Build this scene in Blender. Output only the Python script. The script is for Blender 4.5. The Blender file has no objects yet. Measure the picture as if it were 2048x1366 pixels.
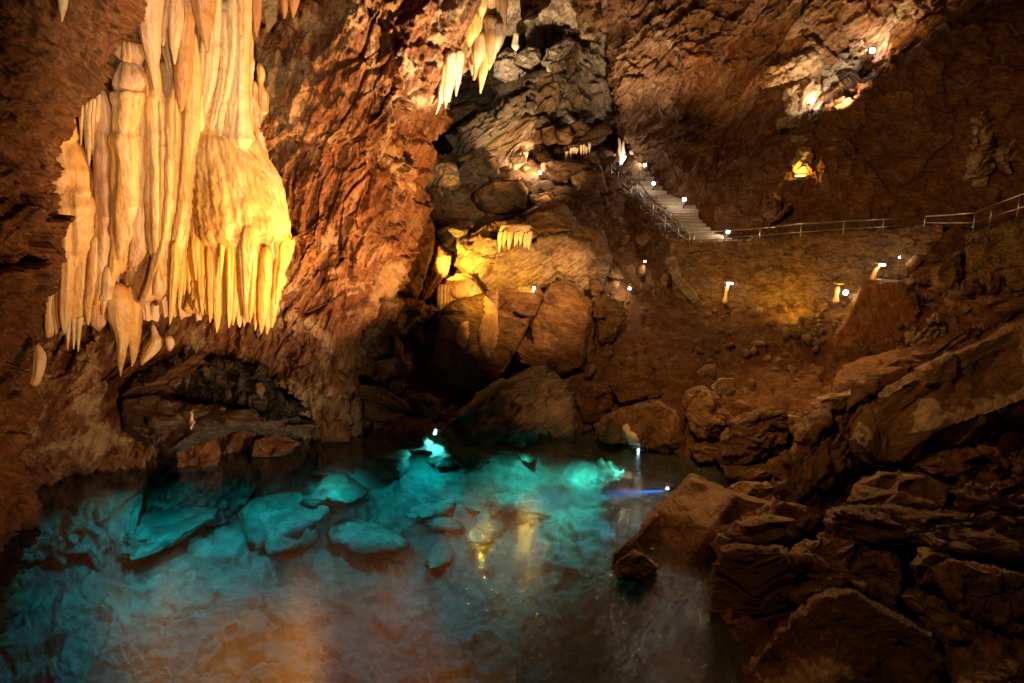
import bpy, math, random
import numpy as np
from mathutils import Vector, Matrix, geometry
random.seed(7); RNG = np.random.default_rng(7)
SC = bpy.context.scene
# ------------------------------------------------------------------ camera
F = 1365.0; PITCH = math.radians(13.5); CH = 8.0
cam_d = bpy.data.cameras.new("camera"); cam = bpy.data.objects.new("camera", cam_d)
SC.collection.objects.link(cam); SC.camera = cam
cam.location = (0, 0, CH); cam.rotation_euler = (math.pi/2 - PITCH, 0, 0)
cam_d.sensor_width = 36.0; cam_d.lens = 36.0*F/2048; cam_d.clip_end = 500; cam_d.clip_start = 0.05
# ------------------------------------------------------------------ world: a closed cave, nearly black air
world = bpy.data.worlds.new("World"); SC.world = world; world.use_nodes = True
bg = world.node_tree.nodes["Background"]
bg.inputs[0].default_value = (1.0, 0.45, 0.16, 1); bg.inputs[1].default_value = 0.0035
SC.view_settings.view_transform = 'Standard'; SC.view_settings.look = 'None'
SC.view_settings.exposure = 0.0; SC.view_settings.gamma = 1.0
cy = SC.cycles
cy.max_bounces = 6; cy.diffuse_bounces = 3; cy.glossy_bounces = 3; cy.transmission_bounces = 4
cy.transparent_max_bounces = 8; cy.volume_bounces = 0
cy.caustics_reflective = False; cy.caustics_refractive = False
cy.sample_clamp_indirect = 3.0; cy.sample_clamp_direct = 0.0
cy.use_denoising = True; cy.use_adaptive_sampling = True; cy.adaptive_threshold = 0.02

def far(Y):
    return np.where(np.asarray(Y, float) < 21, Y, 21+(np.asarray(Y, float)-21)*0.55)
def P(px, py, Y):
    """world point seen at photo position (px,py) whose distance down the cave is Y metres"""
    Y = float(far(Y))
    if px < 800 and py < 820:      # the left wall and its flowstone stand a little deeper than first surveyed
        Y += 1.3*math.exp(-((Y-16.5)/1.8)**2)*min(1.0, (800-px)/150.0)*min(1.0, (820-py)/120.0)
    a = (px-1024)/F; b = (683-py)/F
    dx = a; dy = math.cos(PITCH) + b*math.sin(PITCH); dz = -math.sin(PITCH) + b*math.cos(PITCH)
    s = Y/dy
    return Vector((dx*s, Y, CH + dz*s))
def mpp(Y): return float(far(Y))/F      # metres per photo pixel

# ------------------------------------------------------------------ the cave's lamps and added fill lights (light only; visible fixtures get theirs later)
def spot(name, loc, aim, watt, col, angle=70, blend=0.8, size=0.12):
    d = bpy.data.lights.new(name, 'SPOT'); o = bpy.data.objects.new(name, d); SC.collection.objects.link(o)
    d.energy = watt; d.color = col; d.spot_size = math.radians(angle); d.spot_blend = blend; d.shadow_soft_size = size
    o.location = loc; o.rotation_euler = (Vector(aim)-Vector(loc)).to_track_quat('-Z', 'Y').to_euler(); return o
def point(name, loc, watt, col, size=0.1):
    d = bpy.data.lights.new(name, 'POINT'); o = bpy.data.objects.new(name, d); SC.collection.objects.link(o)
    d.energy = watt; d.color = col; d.shadow_soft_size = size; o.location = loc; return o
GOLD = (1.0, 0.50, 0.12); WARM = (1.0, 0.46, 0.14); CREAM = (1.0, 0.72, 0.40); WHITE = (1.0, 0.86, 0.68)
ORANGE = (1.0, 0.50, 0.13); TEAL = (0.0, 0.72, 0.72); BLUE = (0.02, 0.30, 1.0); YEL = (1.0, 0.55, 0.06)
# golden flood low on the right of the big flowstone
spot("unseen_light", (-2.8, 12.6, 3.4), P(450, 420, 16.6), 3000, (1.0, 0.50, 0.19), 80, 0.9, 0.10)
spot("unseen_light", (-1.9, 14.6, 3.4), P(500, 470, 16.8), 1900, (1.0, 0.50, 0.05), 30, 0.9, 0.10)
spot("unseen_light", (-4.2, 9.5, 10.0), P(400, 80, 16.6), 1600, CREAM, 62, 0.9, 0.12)
# left wall, orange
spot("unseen_light", (0.8, 15.0, 3.2), P(690, 330, 18.8), 7200, WARM, 75, 0.9, 0.08)
spot("unseen_light", (0.6, 17.0, 8.0), P(820, 20, 19.8), 3600, CREAM, 62, 0.9, 0.10)
# foot of the left wall, greyer
spot("unseen_light", (-2.0, 12.0, 1.6), P(430, 800, 18.5), 1100, CREAM, 75, 0.9, 0.10)
spot("unseen_light", (-3.2, 8.0, 3.0), P(30, 500, 14.0), 1700, WARM, 100, 0.9, 0.15)
# centre pile
spot("unseen_light", (3.8, 17.0, 6.5), P(1020, 590, 27.0), 3300, WARM, 46, 0.9, 0.04)
spot("unseen_light", P(1100, 405, 29.0), P(1060, 190, 42), 4800, (1, .63, .28), 75, 0.9, 0.10)  # unseen, added in mid-air to light the chamber recess
spot("unseen_light", (0.6, 18.5, 8.3), P(900, 310, 36), 1300, CREAM, 42, 0.9, 0.08)  # unseen, added to brighten the slabs at the chamber's left
# low warm fill added over the right hand slope, and one lamp behind it
spot("unseen_light", (0.5, 12.0, 11.5), P(1600, 640, 27.0), 3900, ORANGE, 80, 0.9, 0.2)
spot("unseen_light", (3.0, 16.0, 12.0), P(1700, 330, 36.0), 1000, ORANGE, 80, 0.9, 0.2)
spot("unseen_light", (9.6, 24.5, 8.2), P(1750, 950, 15.0), 2600, (1, .50, .13), 80, 0.9, 0.08)
point("unseen_light", (4.7, 22.0, 7.6), 22, WHITE, 0.02)  # unseen point added for white sparkles on the pool
point("unseen_light", (5.9, 22.2, 7.8), 22, WHITE, 0.02)  # second added sparkle point, no fixture
spot("unseen_light", (1.5, 14.0, 6.0), P(1390, 1040, 15.0), 420, WARM, 34, 0.9, 0.03)  # unseen spot added to brighten the triangular slab
spot("unseen_light", (1.5, 8.0, 9.5), P(1750, 1050, 13.0), 420, ORANGE, 90, 0.9, 0.2)  # added front fill for the near right rocks
# under water, all aimed down along the bed
spot("pool_lamp_or_fill", P(1335, 974, 16.75)+Vector((-0.15, 0, -0.12)), (-1.5, 17.6, -3.0), 500, (0.03, 0.60, 0.90), 50, 0.8, 0.05)
spot("pool_lamp_or_fill", P(1277, 897, 19.1)+Vector((-0.15, 0, -0.12)), (-0.5, 18.3, -2.6), 850, (0.2, 0.85, 0.62), 70, 0.6, 0.05)
spot("pool_lamp_or_fill", P(870, 857, 20.8)+Vector((0, -0.1, -0.12)), (-3.5, 17.5, -3.4), 480, (0.15, 0.85, 0.70), 100, 0.6, 0.05)
for x, y, w in ((-5.4, 18.6, 420), (-2.6, 19.3, 460), (0.2, 19.5, 480), (2.0, 19.0, 400), (-7.4, 17.2, 470), (-4.0, 16.9, 400), (-1.3, 17.2, 460), (-9.8, 15.8, 560), (-10.6, 16.8, 600), (-8.8, 17.7, 480), (-6.4, 15.4, 130), (-9.5, 13.4, 150), (-2.6, 15.4, 90), (1.2, 17.6, 400)):
    spot("pool_lamp_or_fill", (x, y, -0.12), (x-.15, y-.1, -3.0), w, TEAL if x < -1 else (0.1, 0.7, 0.55), 140, 0.9, 0.04)  # unseen spots added to spread teal light over the bed

# ------------------------------------------------------------------ numpy noise
_perm = RNG.permutation(256).astype(np.int32); _perm = np.concatenate([_perm, _perm, _perm])
_g = RNG.normal(size=(256, 3)); _g /= np.linalg.norm(_g, axis=1)[:, None]; _g = _g.astype(np.float32)
def _h(i, j, k): return _perm[_perm[_perm[i & 255] + (j & 255)] + (k & 255)]
def perlin(p):
    p = p.astype(np.float32); i = np.floor(p).astype(np.int32); f = p - i; u = f*f*f*(f*(f*6-15)+10)
    r = np.zeros(len(p), np.float32)
    for a in (0, 1):
        for b in (0, 1):
            for c in (0, 1):
                g = _g[_h(i[:, 0]+a, i[:, 1]+b, i[:, 2]+c)]
                d = ((f[:, 0]-a)*g[:, 0] + (f[:, 1]-b)*g[:, 1] + (f[:, 2]-c)*g[:, 2])
                w = (u[:, 0] if a else 1-u[:, 0])*(u[:, 1] if b else 1-u[:, 1])*(u[:, 2] if c else 1-u[:, 2])
                r += w*d
    return r*1.5
def fbm(p, o=4, gain=0.5, lac=2.03, ridged=False):
    r = 0; a = 1.0; q = p.copy()
    for _ in range(o):
        n = perlin(q)
        if ridged: n = 0.5 - np.abs(n)*1.6
        r = r + a*n; a *= gain; q = q*lac + 17.3
    return r
_off = RNG.random((256, 3)).astype(np.float32)
_val = RNG.normal(size=(256, 4)).astype(np.float32)
def facet(p, tilt=1.0, step=0.5):
    """broken-rock facets: a tilted plane of its own in every cell"""
    p = p.astype(np.float32); i = np.floor(p).astype(np.int32); best = np.full(len(p), 1e9, np.float32); val = np.zeros(len(p), np.float32)
    for a in (-1, 0, 1):
        for b in (-1, 0, 1):
            for c in (-1, 0, 1):
                h = _h(i[:, 0]+a, i[:, 1]+b, i[:, 2]+c)
                d = p - (i + np.array([a, b, c], np.int32)) - _off[h]
                dd = (d*d).sum(1); m = dd < best
                v = _val[h]
                best = np.where(m, dd, best)
                val = np.where(m, tilt*(d*v[:, :3]).sum(1)*0.6 + step*v[:, 3]*0.5, val)
    return val
def frame(d):
    """matrix whose last row is the strata normal d"""
    d = Vector(d).normalized(); a = d.orthogonal().normalized(); b = d.cross(a)
    return np.array([a, b, d], np.float32)
def rough(p, size, grain=(0, 0, 1), st=2.5, seed=0.0, warp=0.22):
    """height of broken, layered rock; size = biggest feature in metres; grain = normal of the layering"""
    M = frame(grain); q = (p @ M.T)/size + seed
    w = np.stack([perlin(q*1.3+5), perlin(q*1.3+11), perlin(q*1.3+23)], -1)*warp
    q = q + w; s = np.array([1, 1, st], np.float32)
    h = 0.55*facet(q*s*0.8, 1.2, 0.6) + 0.25*facet(q*s*1.9+3, 1.2, 0.6) + 0.11*facet(q*s*4.3+7, 1.2, 0.6)
    h += 0.16*fbm(q*1.1+9, 2) + 0.03*fbm(q*s*7, 2, 0.6)
    return h*size

# ------------------------------------------------------------------ mesh helpers
def link_mesh(name, V, Fc, mat, parent=None, smooth=True, center=True):
    me = bpy.data.meshes.new(name); V = np.asarray(V, np.float32)
    if parent is not None: c = np.array(parent.matrix_world.translation if False else parent.location, np.float32) if parent.type == 'EMPTY' else np.array(parent['_c'], np.float32)
    elif center: c = np.array([(V[:, 0].min()+V[:, 0].max())/2, (V[:, 1].min()+V[:, 1].max())/2, V[:, 2].min()], np.float32)
    else: c = np.zeros(3, np.float32)
    V = V - c
    Fc = np.asarray(Fc, np.int32); k = Fc.shape[1]
    me.vertices.add(len(V)); me.vertices.foreach_set('co', V.ravel())
    me.loops.add(Fc.size); me.loops.foreach_set('vertex_index', Fc.ravel())
    me.polygons.add(len(Fc)); me.polygons.foreach_set('loop_start', np.arange(0, Fc.size, k, dtype=np.int32))
    me.update(calc_edges=True); me.validate()
    me.polygons.foreach_set('use_smooth', np.full(len(me.polygons), smooth)); me.update()
    me.materials.append(mat)
    o = bpy.data.objects.new(name, me); SC.collection.objects.link(o)
    if parent is not None: o.parent = parent
    else: o.location = c
    o['_c'] = [float(x) for x in c]
    return o
def tag(o, label=None, cat=None, group=None, kind=None):
    if label: o['label'] = label
    if cat: o['category'] = cat
    if group: o['group'] = group
    if kind: o['kind'] = kind
    return o
def empty(name, loc, label, cat, group=None):
    o = bpy.data.objects.new(name, None); SC.collection.objects.link(o); o.location = loc; o.empty_display_size = 0.2
    return tag(o, label, cat, group)
def vnormals(V, T):
    n = np.cross(V[T[:, 1]]-V[T[:, 0]], V[T[:, 2]]-V[T[:, 0]]); N = np.zeros_like(V)
    for k in range(3):
        for c in range(3): N[:, c] += np.bincount(T[:, k], n[:, c], len(V))
    return N/(np.linalg.norm(N, axis=1)[:, None]+1e-9)
def subdiv(V, T):
    E = np.sort(np.concatenate([T[:, [0, 1]], T[:, [1, 2]], T[:, [2, 0]]]), 1)
    key = E[:, 0].astype(np.int64)*len(V) + E[:, 1]; u, inv = np.unique(key, return_inverse=True)
    a = (u//len(V)).astype(int); b = (u % len(V)).astype(int); mid = (V[a]+V[b])/2
    n = len(T); m = inv + len(V); m0, m1, m2 = m[:n], m[n:2*n], m[2*n:]
    T2 = np.concatenate([np.stack([T[:, 0], m0, m2], 1), np.stack([T[:, 1], m1, m0], 1), np.stack([T[:, 2], m2, m1], 1), np.stack([m0, m1, m2], 1)])
    return np.concatenate([V, mid]), T2
def smooth_mesh(V, T, it=2, f=0.5):
    E = np.unique(np.sort(np.concatenate([T[:, [0, 1]], T[:, [1, 2]], T[:, [2, 0]]]), 1), axis=0)
    cnt = np.bincount(E.ravel(), minlength=len(V)).astype(float)
    for _ in range(it):
        S = np.zeros_like(V)
        for c in range(3):
            S[:, c] = np.bincount(E[:, 0], V[E[:, 1], c], len(V)) + np.bincount(E[:, 1], V[E[:, 0], c], len(V))
        V = V*(1-f) + f*S/cnt[:, None]
    return V
def crm(C, n):
    """Catmull-Rom along axis 0 of C (k, ..., 3) to n samples"""
    C = np.asarray(C, float); k = len(C); t = np.linspace(0, k-1-1e-6, n); i = t.astype(int); f = (t-i).reshape((-1,)+(1,)*(C.ndim-1))
    g = lambda j: C[np.clip(j, 0, k-1)]
    p0, p1, p2, p3 = g(i-1), g(i), g(i+1), g(i+2)
    return 0.5*((2*p1) + (-p0+p2)*f + (2*p0-5*p1+4*p2-p3)*f*f + (-p0+3*p1-3*p2+p3)*f*f*f)
def grid_faces(nu, nv):
    a = np.arange(nu*nv).reshape(nu, nv)
    return np.stack([a[:-1, :-1].ravel(), a[1:, :-1].ravel(), a[1:, 1:].ravel(), a[:-1, 1:].ravel()], 1)
def grid_normals(G):
    du = np.gradient(G, axis=0); dv = np.gradient(G, axis=1); n = np.cross(du, dv)
    return n/(np.linalg.norm(n, axis=2)[..., None]+1e-9)
def patch(name, rows, nu, nv, disp, mat, label=None, cat=None, kind=None, flip=False, parent=None):
    """a cave surface lofted through rows of (px, py, Y) knots"""
    C = np.array([[tuple(P(*q)) for q in r] for r in rows])
    G = crm(C, nu); G = np.swapaxes(crm(np.swapaxes(G, 0, 1), nv), 0, 1)
    N = grid_normals(G)
    if flip: N = -N
    p = G.reshape(-1, 3); n = N.reshape(-1, 3)
    V = p + n*disp(p.astype(np.float32))[:, None]
    Fq = grid_faces(nu, nv)
    if flip: Fq = Fq[:, ::-1]
    o = link_mesh(name, V, Fq, mat, parent)
    return tag(o, label, cat, None, kind)

# ------------------------------------------------------------------ materials
def nd(nt, t, **kw):
    n = nt.nodes.new(t)
    for k, v in kw.items():
        if k.startswith('i_'): n.inputs[k[2:].replace('_', ' ')].default_value = v
        else: setattr(n, k, v)
    return n
def noise(nt, vec, scale, detail=6, rough=0.6, dist=0.0):
    n = nd(nt, 'ShaderNodeTexNoise'); n.inputs['Scale'].default_value = scale; n.inputs['Detail'].default_value = detail
    n.inputs['Roughness'].default_value = rough; n.inputs['Distortion'].default_value = dist
    if vec is not None: nt.links.new(vec, n.inputs['Vector'])
    return n.outputs['Fac']
def ramp(nt, fac, stops):
    r = nd(nt, 'ShaderNodeValToRGB'); e = r.color_ramp.elements
    while len(e) > 1: e.remove(e[-1])
    e[0].position = stops[0][0]; e[0].color = (*stops[0][1], 1)
    for p, c in stops[1:]:
        x = e.new(p); x.color = (*c, 1)
    nt.links.new(fac, r.inputs[0]); return r.outputs[0]
def mixc(nt, fac, a, b, mode='MIX'):
    m = nd(nt, 'ShaderNodeMix', data_type='RGBA', blend_type=mode)
    for s, v in ((m.inputs[0], fac), (m.inputs[6], a), (m.inputs[7], b)):
        if hasattr(v, 'is_output') : nt.links.new(v, s)
        elif isinstance(v, (int, float)): s.default_value = v
        else: s.default_value = (*v, 1)
    return m.outputs[2]
def newmat(name):
    m = bpy.data.materials.new(name); m.use_nodes = True; nt = m.node_tree; nt.nodes.clear()
    out = nd(nt, 'ShaderNodeOutputMaterial'); b = nd(nt, 'ShaderNodeBsdfPrincipled'); nt.links.new(b.outputs[0], out.inputs[0])
    return m, nt, b, out
def rock_mat(name, dark, mid, light, grain=(0, 0, 1), st=3.0, scale=1.0, bump=1.0, rough=(0.42, 0.75), patchc=None, patchf=0.55):
    m, nt, b, out = newmat(name)
    geo = nd(nt, 'ShaderNodeNewGeometry'); rot = nd(nt, 'ShaderNodeMapping'); sc = nd(nt, 'ShaderNodeMapping')
    q = Vector(grain).normalized().rotation_difference(Vector((0, 0, 1))).to_euler()
    rot.inputs['Rotation'].default_value = q; sc.inputs['Scale'].default_value = (scale, scale, scale*st)
    nt.links.new(geo.outputs['Position'], rot.inputs[0]); nt.links.new(rot.outputs[0], sc.inputs[0])
    v = sc.outputs[0]; pos = geo.outputs['Position']
    n1 = noise(nt, v, 0.9, 8, 0.62, 0.6); n2 = noise(nt, v, 4.5, 6, 0.65, 0.3); n3 = noise(nt, pos, 0.35, 3, 0.5)
    c = ramp(nt, n1, [(0.30, dark), (0.50, mid), (0.68, light)])
    c2 = ramp(nt, n2, [(0.30, (0.30, 0.28, 0.27)), (0.6, (1, 1, 1)), (0.8, (1.25, 1.2, 1.1))])
    c = mixc(nt, 0.85, c, c2, 'MULTIPLY')
    if patchc:
        pf = ramp(nt, noise(nt, pos, 0.55, 6, 0.65, 0.8), [(patchf, (0, 0, 0)), (patchf+0.07, (1, 1, 1))])
        c = mixc(nt, pf, c, patchc)
    hue = ramp(nt, n3, [(0.35, (0.8, 0.8, 0.85)), (0.65, (1.2, 1.05, 0.9))])
    c = mixc(nt, 0.6, c, hue, 'MULTIPLY')
    nt.links.new(c, b.inputs['Base Color'])
    r = nd(nt, 'ShaderNodeMapRange'); nt.links.new(n2, r.inputs[0]); r.inputs[1].default_value = 0.3; r.inputs[2].default_value = 0.7
    r.inputs[3].default_value = rough[0]; r.inputs[4].default_value = rough[1]; nt.links.new(r.outputs[0], b.inputs['Roughness'])
    b.inputs['Specular IOR Level'].default_value = 0.35
    fine = noise(nt, v, 9, 10, 0.72, 0.4); vor = nd(nt, 'ShaderNodeTexVoronoi', feature='DISTANCE_TO_EDGE'); vor.inputs['Scale'].default_value = 1.6
    wv = nd(nt, 'ShaderNodeVectorMath', operation='ADD'); nn = nd(nt, 'ShaderNodeTexNoise'); nn.inputs['Scale'].default_value = 1.5; nt.links.new(v, nn.inputs['Vector'])
    nt.links.new(v, wv.inputs[0]); nt.links.new(nn.outputs['Color'], wv.inputs[1]); nt.links.new(wv.outputs[0], vor.inputs['Vector'])
    crack = nd(nt, 'ShaderNodeMapRange'); nt.links.new(vor.outputs['Distance'], crack.inputs[0]); crack.inputs[2].default_value = 0.05
    b1 = nd(nt, 'ShaderNodeBump'); b1.inputs['Strength'].default_value = 0.55*bump; b1.inputs['Distance'].default_value = 0.05
    nt.links.new(crack.outputs[0], b1.inputs['Height'])
    b2 = nd(nt, 'ShaderNodeBump'); b2.inputs['Strength'].default_value = min(1, 0.85*bump); b2.inputs['Distance'].default_value = 0.07
    nt.links.new(fine, b2.inputs['Height']); nt.links.new(b1.outputs[0], b2.inputs['Normal']); nt.links.new(b2.outputs[0], b.inputs['Normal'])
    s3 = nd(nt, 'ShaderNodeMapping'); s3.inputs['Scale'].default_value = (scale*.7, scale*.7, scale*9); nt.links.new(rot.outputs[0], s3.inputs[0])
    b3 = nd(nt, 'ShaderNodeBump'); b3.inputs['Strength'].default_value = 0.6; b3.inputs['Distance'].default_value = 0.05
    st_ = noise(nt, s3.outputs[0], 1.8, 6, 0.65, 0.5); nt.links.new(st_, b3.inputs['Height']); nt.links.new(b2.outputs[0], b3.inputs['Normal']); nt.links.new(b3.outputs[0], b.inputs['Normal'])
    lay = mixc(nt, 0.55, c, ramp(nt, st_, [(0.35, (0.45, 0.42, 0.4)), (0.6, (1.15, 1.12, 1.05))]), 'MULTIPLY'); nt.links.new(lay, b.inputs['Base Color'])
    return m
def calcite_mat(name, white, honey, streak, sss=0.05):
    m, nt, b, out = newmat(name)
    geo = nd(nt, 'ShaderNodeNewGeometry'); sc = nd(nt, 'ShaderNodeMapping'); sc.inputs['Scale'].default_value = (1, 1, 0.12)
    nt.links.new(geo.outputs['Position'], sc.inputs[0]); v = sc.outputs[0]; pos = geo.outputs['Position']
    n1 = noise(nt, v, 1.6, 6, 0.6, 0.3); n2 = noise(nt, v, 7, 6, 0.6, 0.2); n3 = noise(nt, pos, 2.2, 8, 0.7, 0.6)
    c = ramp(nt, n1, [(0.36, white), (0.66, honey)])
    c = mixc(nt, ramp(nt, n2, [(0.60, (0, 0, 0)), (0.75, (0.7, 0.7, 0.7))]), c, streak)
    c = mixc(nt, 0.5, c, ramp(nt, n3, [(0.33, (0.42, 0.30, 0.20)), (0.5, (1, 1, 1))]), 'MULTIPLY')
    nt.links.new(c, b.inputs['Base Color']); b.inputs['Roughness'].default_value = 0.38
    b.inputs['Subsurface Weight'].default_value = sss; b.inputs['Subsurface Radius'].default_value = (0.25, 0.12, 0.05); b.inputs['Subsurface Scale'].default_value = 0.5
    sc2 = nd(nt, 'ShaderNodeMapping'); sc2.inputs['Scale'].default_value = (1, 1, 0.18); nt.links.new(pos, sc2.inputs[0])
    h1 = noise(nt, sc2.outputs[0], 14, 4, 0.55); h2 = noise(nt, pos, 11, 6, 0.6)
    b1 = nd(nt, 'ShaderNodeBump'); b1.inputs['Strength'].default_value = 0.55; b1.inputs['Distance'].default_value = 0.06; nt.links.new(h1, b1.inputs['Height'])
    b2 = nd(nt, 'ShaderNodeBump'); b2.inputs['Strength'].default_value = 0.3; b2.inputs['Distance'].default_value = 0.04; nt.links.new(h2, b2.inputs['Height'])
    nt.links.new(b1.outputs[0], b2.inputs['Normal']); nt.links.new(b2.outputs[0], b.inputs['Normal'])
    return m
def plain_mat(name, col, rough=0.5, metal=0.0, emit=None, es=0):
    m, nt, b, out = newmat(name)
    n = noise(nt, nd(nt, 'ShaderNodeNewGeometry').outputs['Position'], 25, 5, 0.6)
    nt.links.new(mixc(nt, 0.5, col, ramp(nt, n, [(0.3, (0.6, 0.6, 0.6)), (0.7, (1.2, 1.2, 1.2))]), 'MULTIPLY'), b.inputs['Base Color'])
    b.inputs['Roughness'].default_value = rough; b.inputs['Metallic'].default_value = metal
    if emit: b.inputs['Emission Color'].default_value = (*emit, 1); b.inputs['Emission Strength'].default_value = es
    return m
G_LEFT = (0.88, 0.2, -0.42)       # layering normal of the left wall: near vertical sheets leaning right
M_left = rock_mat("left wall rock", (0.13, 0.055, 0.028), (0.33, 0.15, 0.07), (0.50, 0.33, 0.19), G_LEFT, 3.0, 1.0, 1.0, patchc=(0.52, 0.38, 0.24), patchf=0.52)
M_outc = rock_mat("outcrop rock", (0.10, 0.05, 0.028), (0.26, 0.125, 0.06), (0.36, 0.22, 0.12), (0.7, 0.2, 0.6), 2.5, 1.2)
M_wet = rock_mat("wet grey rock", (0.09, 0.07, 0.055), (0.20, 0.15, 0.115), (0.30, 0.25, 0.20), (0.3, 0.1, 1), 1.5, 1.3, 1.0, (0.22, 0.5))
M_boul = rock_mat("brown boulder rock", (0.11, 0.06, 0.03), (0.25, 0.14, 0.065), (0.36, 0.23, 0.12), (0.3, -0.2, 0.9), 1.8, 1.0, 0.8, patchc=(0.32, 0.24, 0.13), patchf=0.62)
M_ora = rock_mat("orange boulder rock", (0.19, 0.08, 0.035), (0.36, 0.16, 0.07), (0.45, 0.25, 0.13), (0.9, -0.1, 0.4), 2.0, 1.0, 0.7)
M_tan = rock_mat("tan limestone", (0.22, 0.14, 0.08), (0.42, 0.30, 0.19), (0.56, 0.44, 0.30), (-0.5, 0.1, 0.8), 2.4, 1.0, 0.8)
M_grey = rock_mat("grey schist", (0.14, 0.11, 0.09), (0.30, 0.25, 0.20), (0.42, 0.36, 0.30), (-0.55, 0.2, 0.8), 4.0, 1.2, 1.0)
M_strat = rock_mat("thin layered schist", (0.09, 0.05, 0.03), (0.22, 0.12, 0.065), (0.34, 0.21, 0.12), (-0.15, 0.1, 1.0), 9.0, 1.4, 1.0)
M_stratd = rock_mat("tilted layered schist", (0.08, 0.045, 0.026), (0.20, 0.11, 0.055), (0.30, 0.18, 0.09), (-0.62, 0.1, 0.78), 6.0, 1.3, 1.0)
M_dirt = rock_mat("red cave earth", (0.10, 0.045, 0.018), (0.19, 0.09, 0.036), (0.28, 0.15, 0.07), (0, 0, 1), 1.2, 1.6, 0.9, (0.7, 0.9), patchc=(0.26, 0.16, 0.09), patchf=0.66)
M_back = rock_mat("far wall rock", (0.12, 0.055, 0.025), (0.24, 0.12, 0.06), (0.38, 0.24, 0.13), (-0.6, 0.2, 0.7), 2.2, 0.8, 1.0, patchc=(0.42, 0.34, 0.24), patchf=0.60)
M_calc = calcite_mat("golden flowstone", (0.82, 0.66, 0.42), (0.74, 0.44, 0.14), (0.66, 0.30, 0.07))
M_calg = calcite_mat("deep yellow flowstone", (0.85, 0.64, 0.26), (0.80, 0.47, 0.08), (0.72, 0.36, 0.04))
M_calw = calcite_mat("white flowstone", (0.88, 0.79, 0.62), (0.80, 0.58, 0.30), (0.72, 0.42, 0.16))
M_calb = calcite_mat("brown dripstone", (0.55, 0.36, 0.20), (0.42, 0.22, 0.09), (0.5, 0.2, 0.05))
M_calp = calcite_mat("pale pink dripstone", (0.76, 0.60, 0.46), (0.62, 0.40, 0.24), (0.55, 0.28, 0.12))
M_steel = plain_mat("stainless steel", (0.55, 0.52, 0.48), 0.32, 0.9)
M_step = plain_mat("concrete step", (0.27, 0.21, 0.15), 0.7)
M_black = plain_mat("black painted metal", (0.03, 0.03, 0.03), 0.45)
M_lens = plain_mat("white lamp glass", (0.8, 0.8, 0.8), 0.3, 0, (1.0, 0.93, 0.85), 60)
M_lensb = plain_mat("blue white lamp glass", (0.8, 0.8, 0.8), 0.3, 0, (0.45, 0.8, 1.0), 14)
M_red = plain_mat("red indicator glass", (0.8, 0.2, 0.05), 0.3, 0, (1.0, 0.13, 0.01), 6)
M_yelp = plain_mat("yellow fixture body", (0.62, 0.46, 0.08), 0.5)

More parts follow.
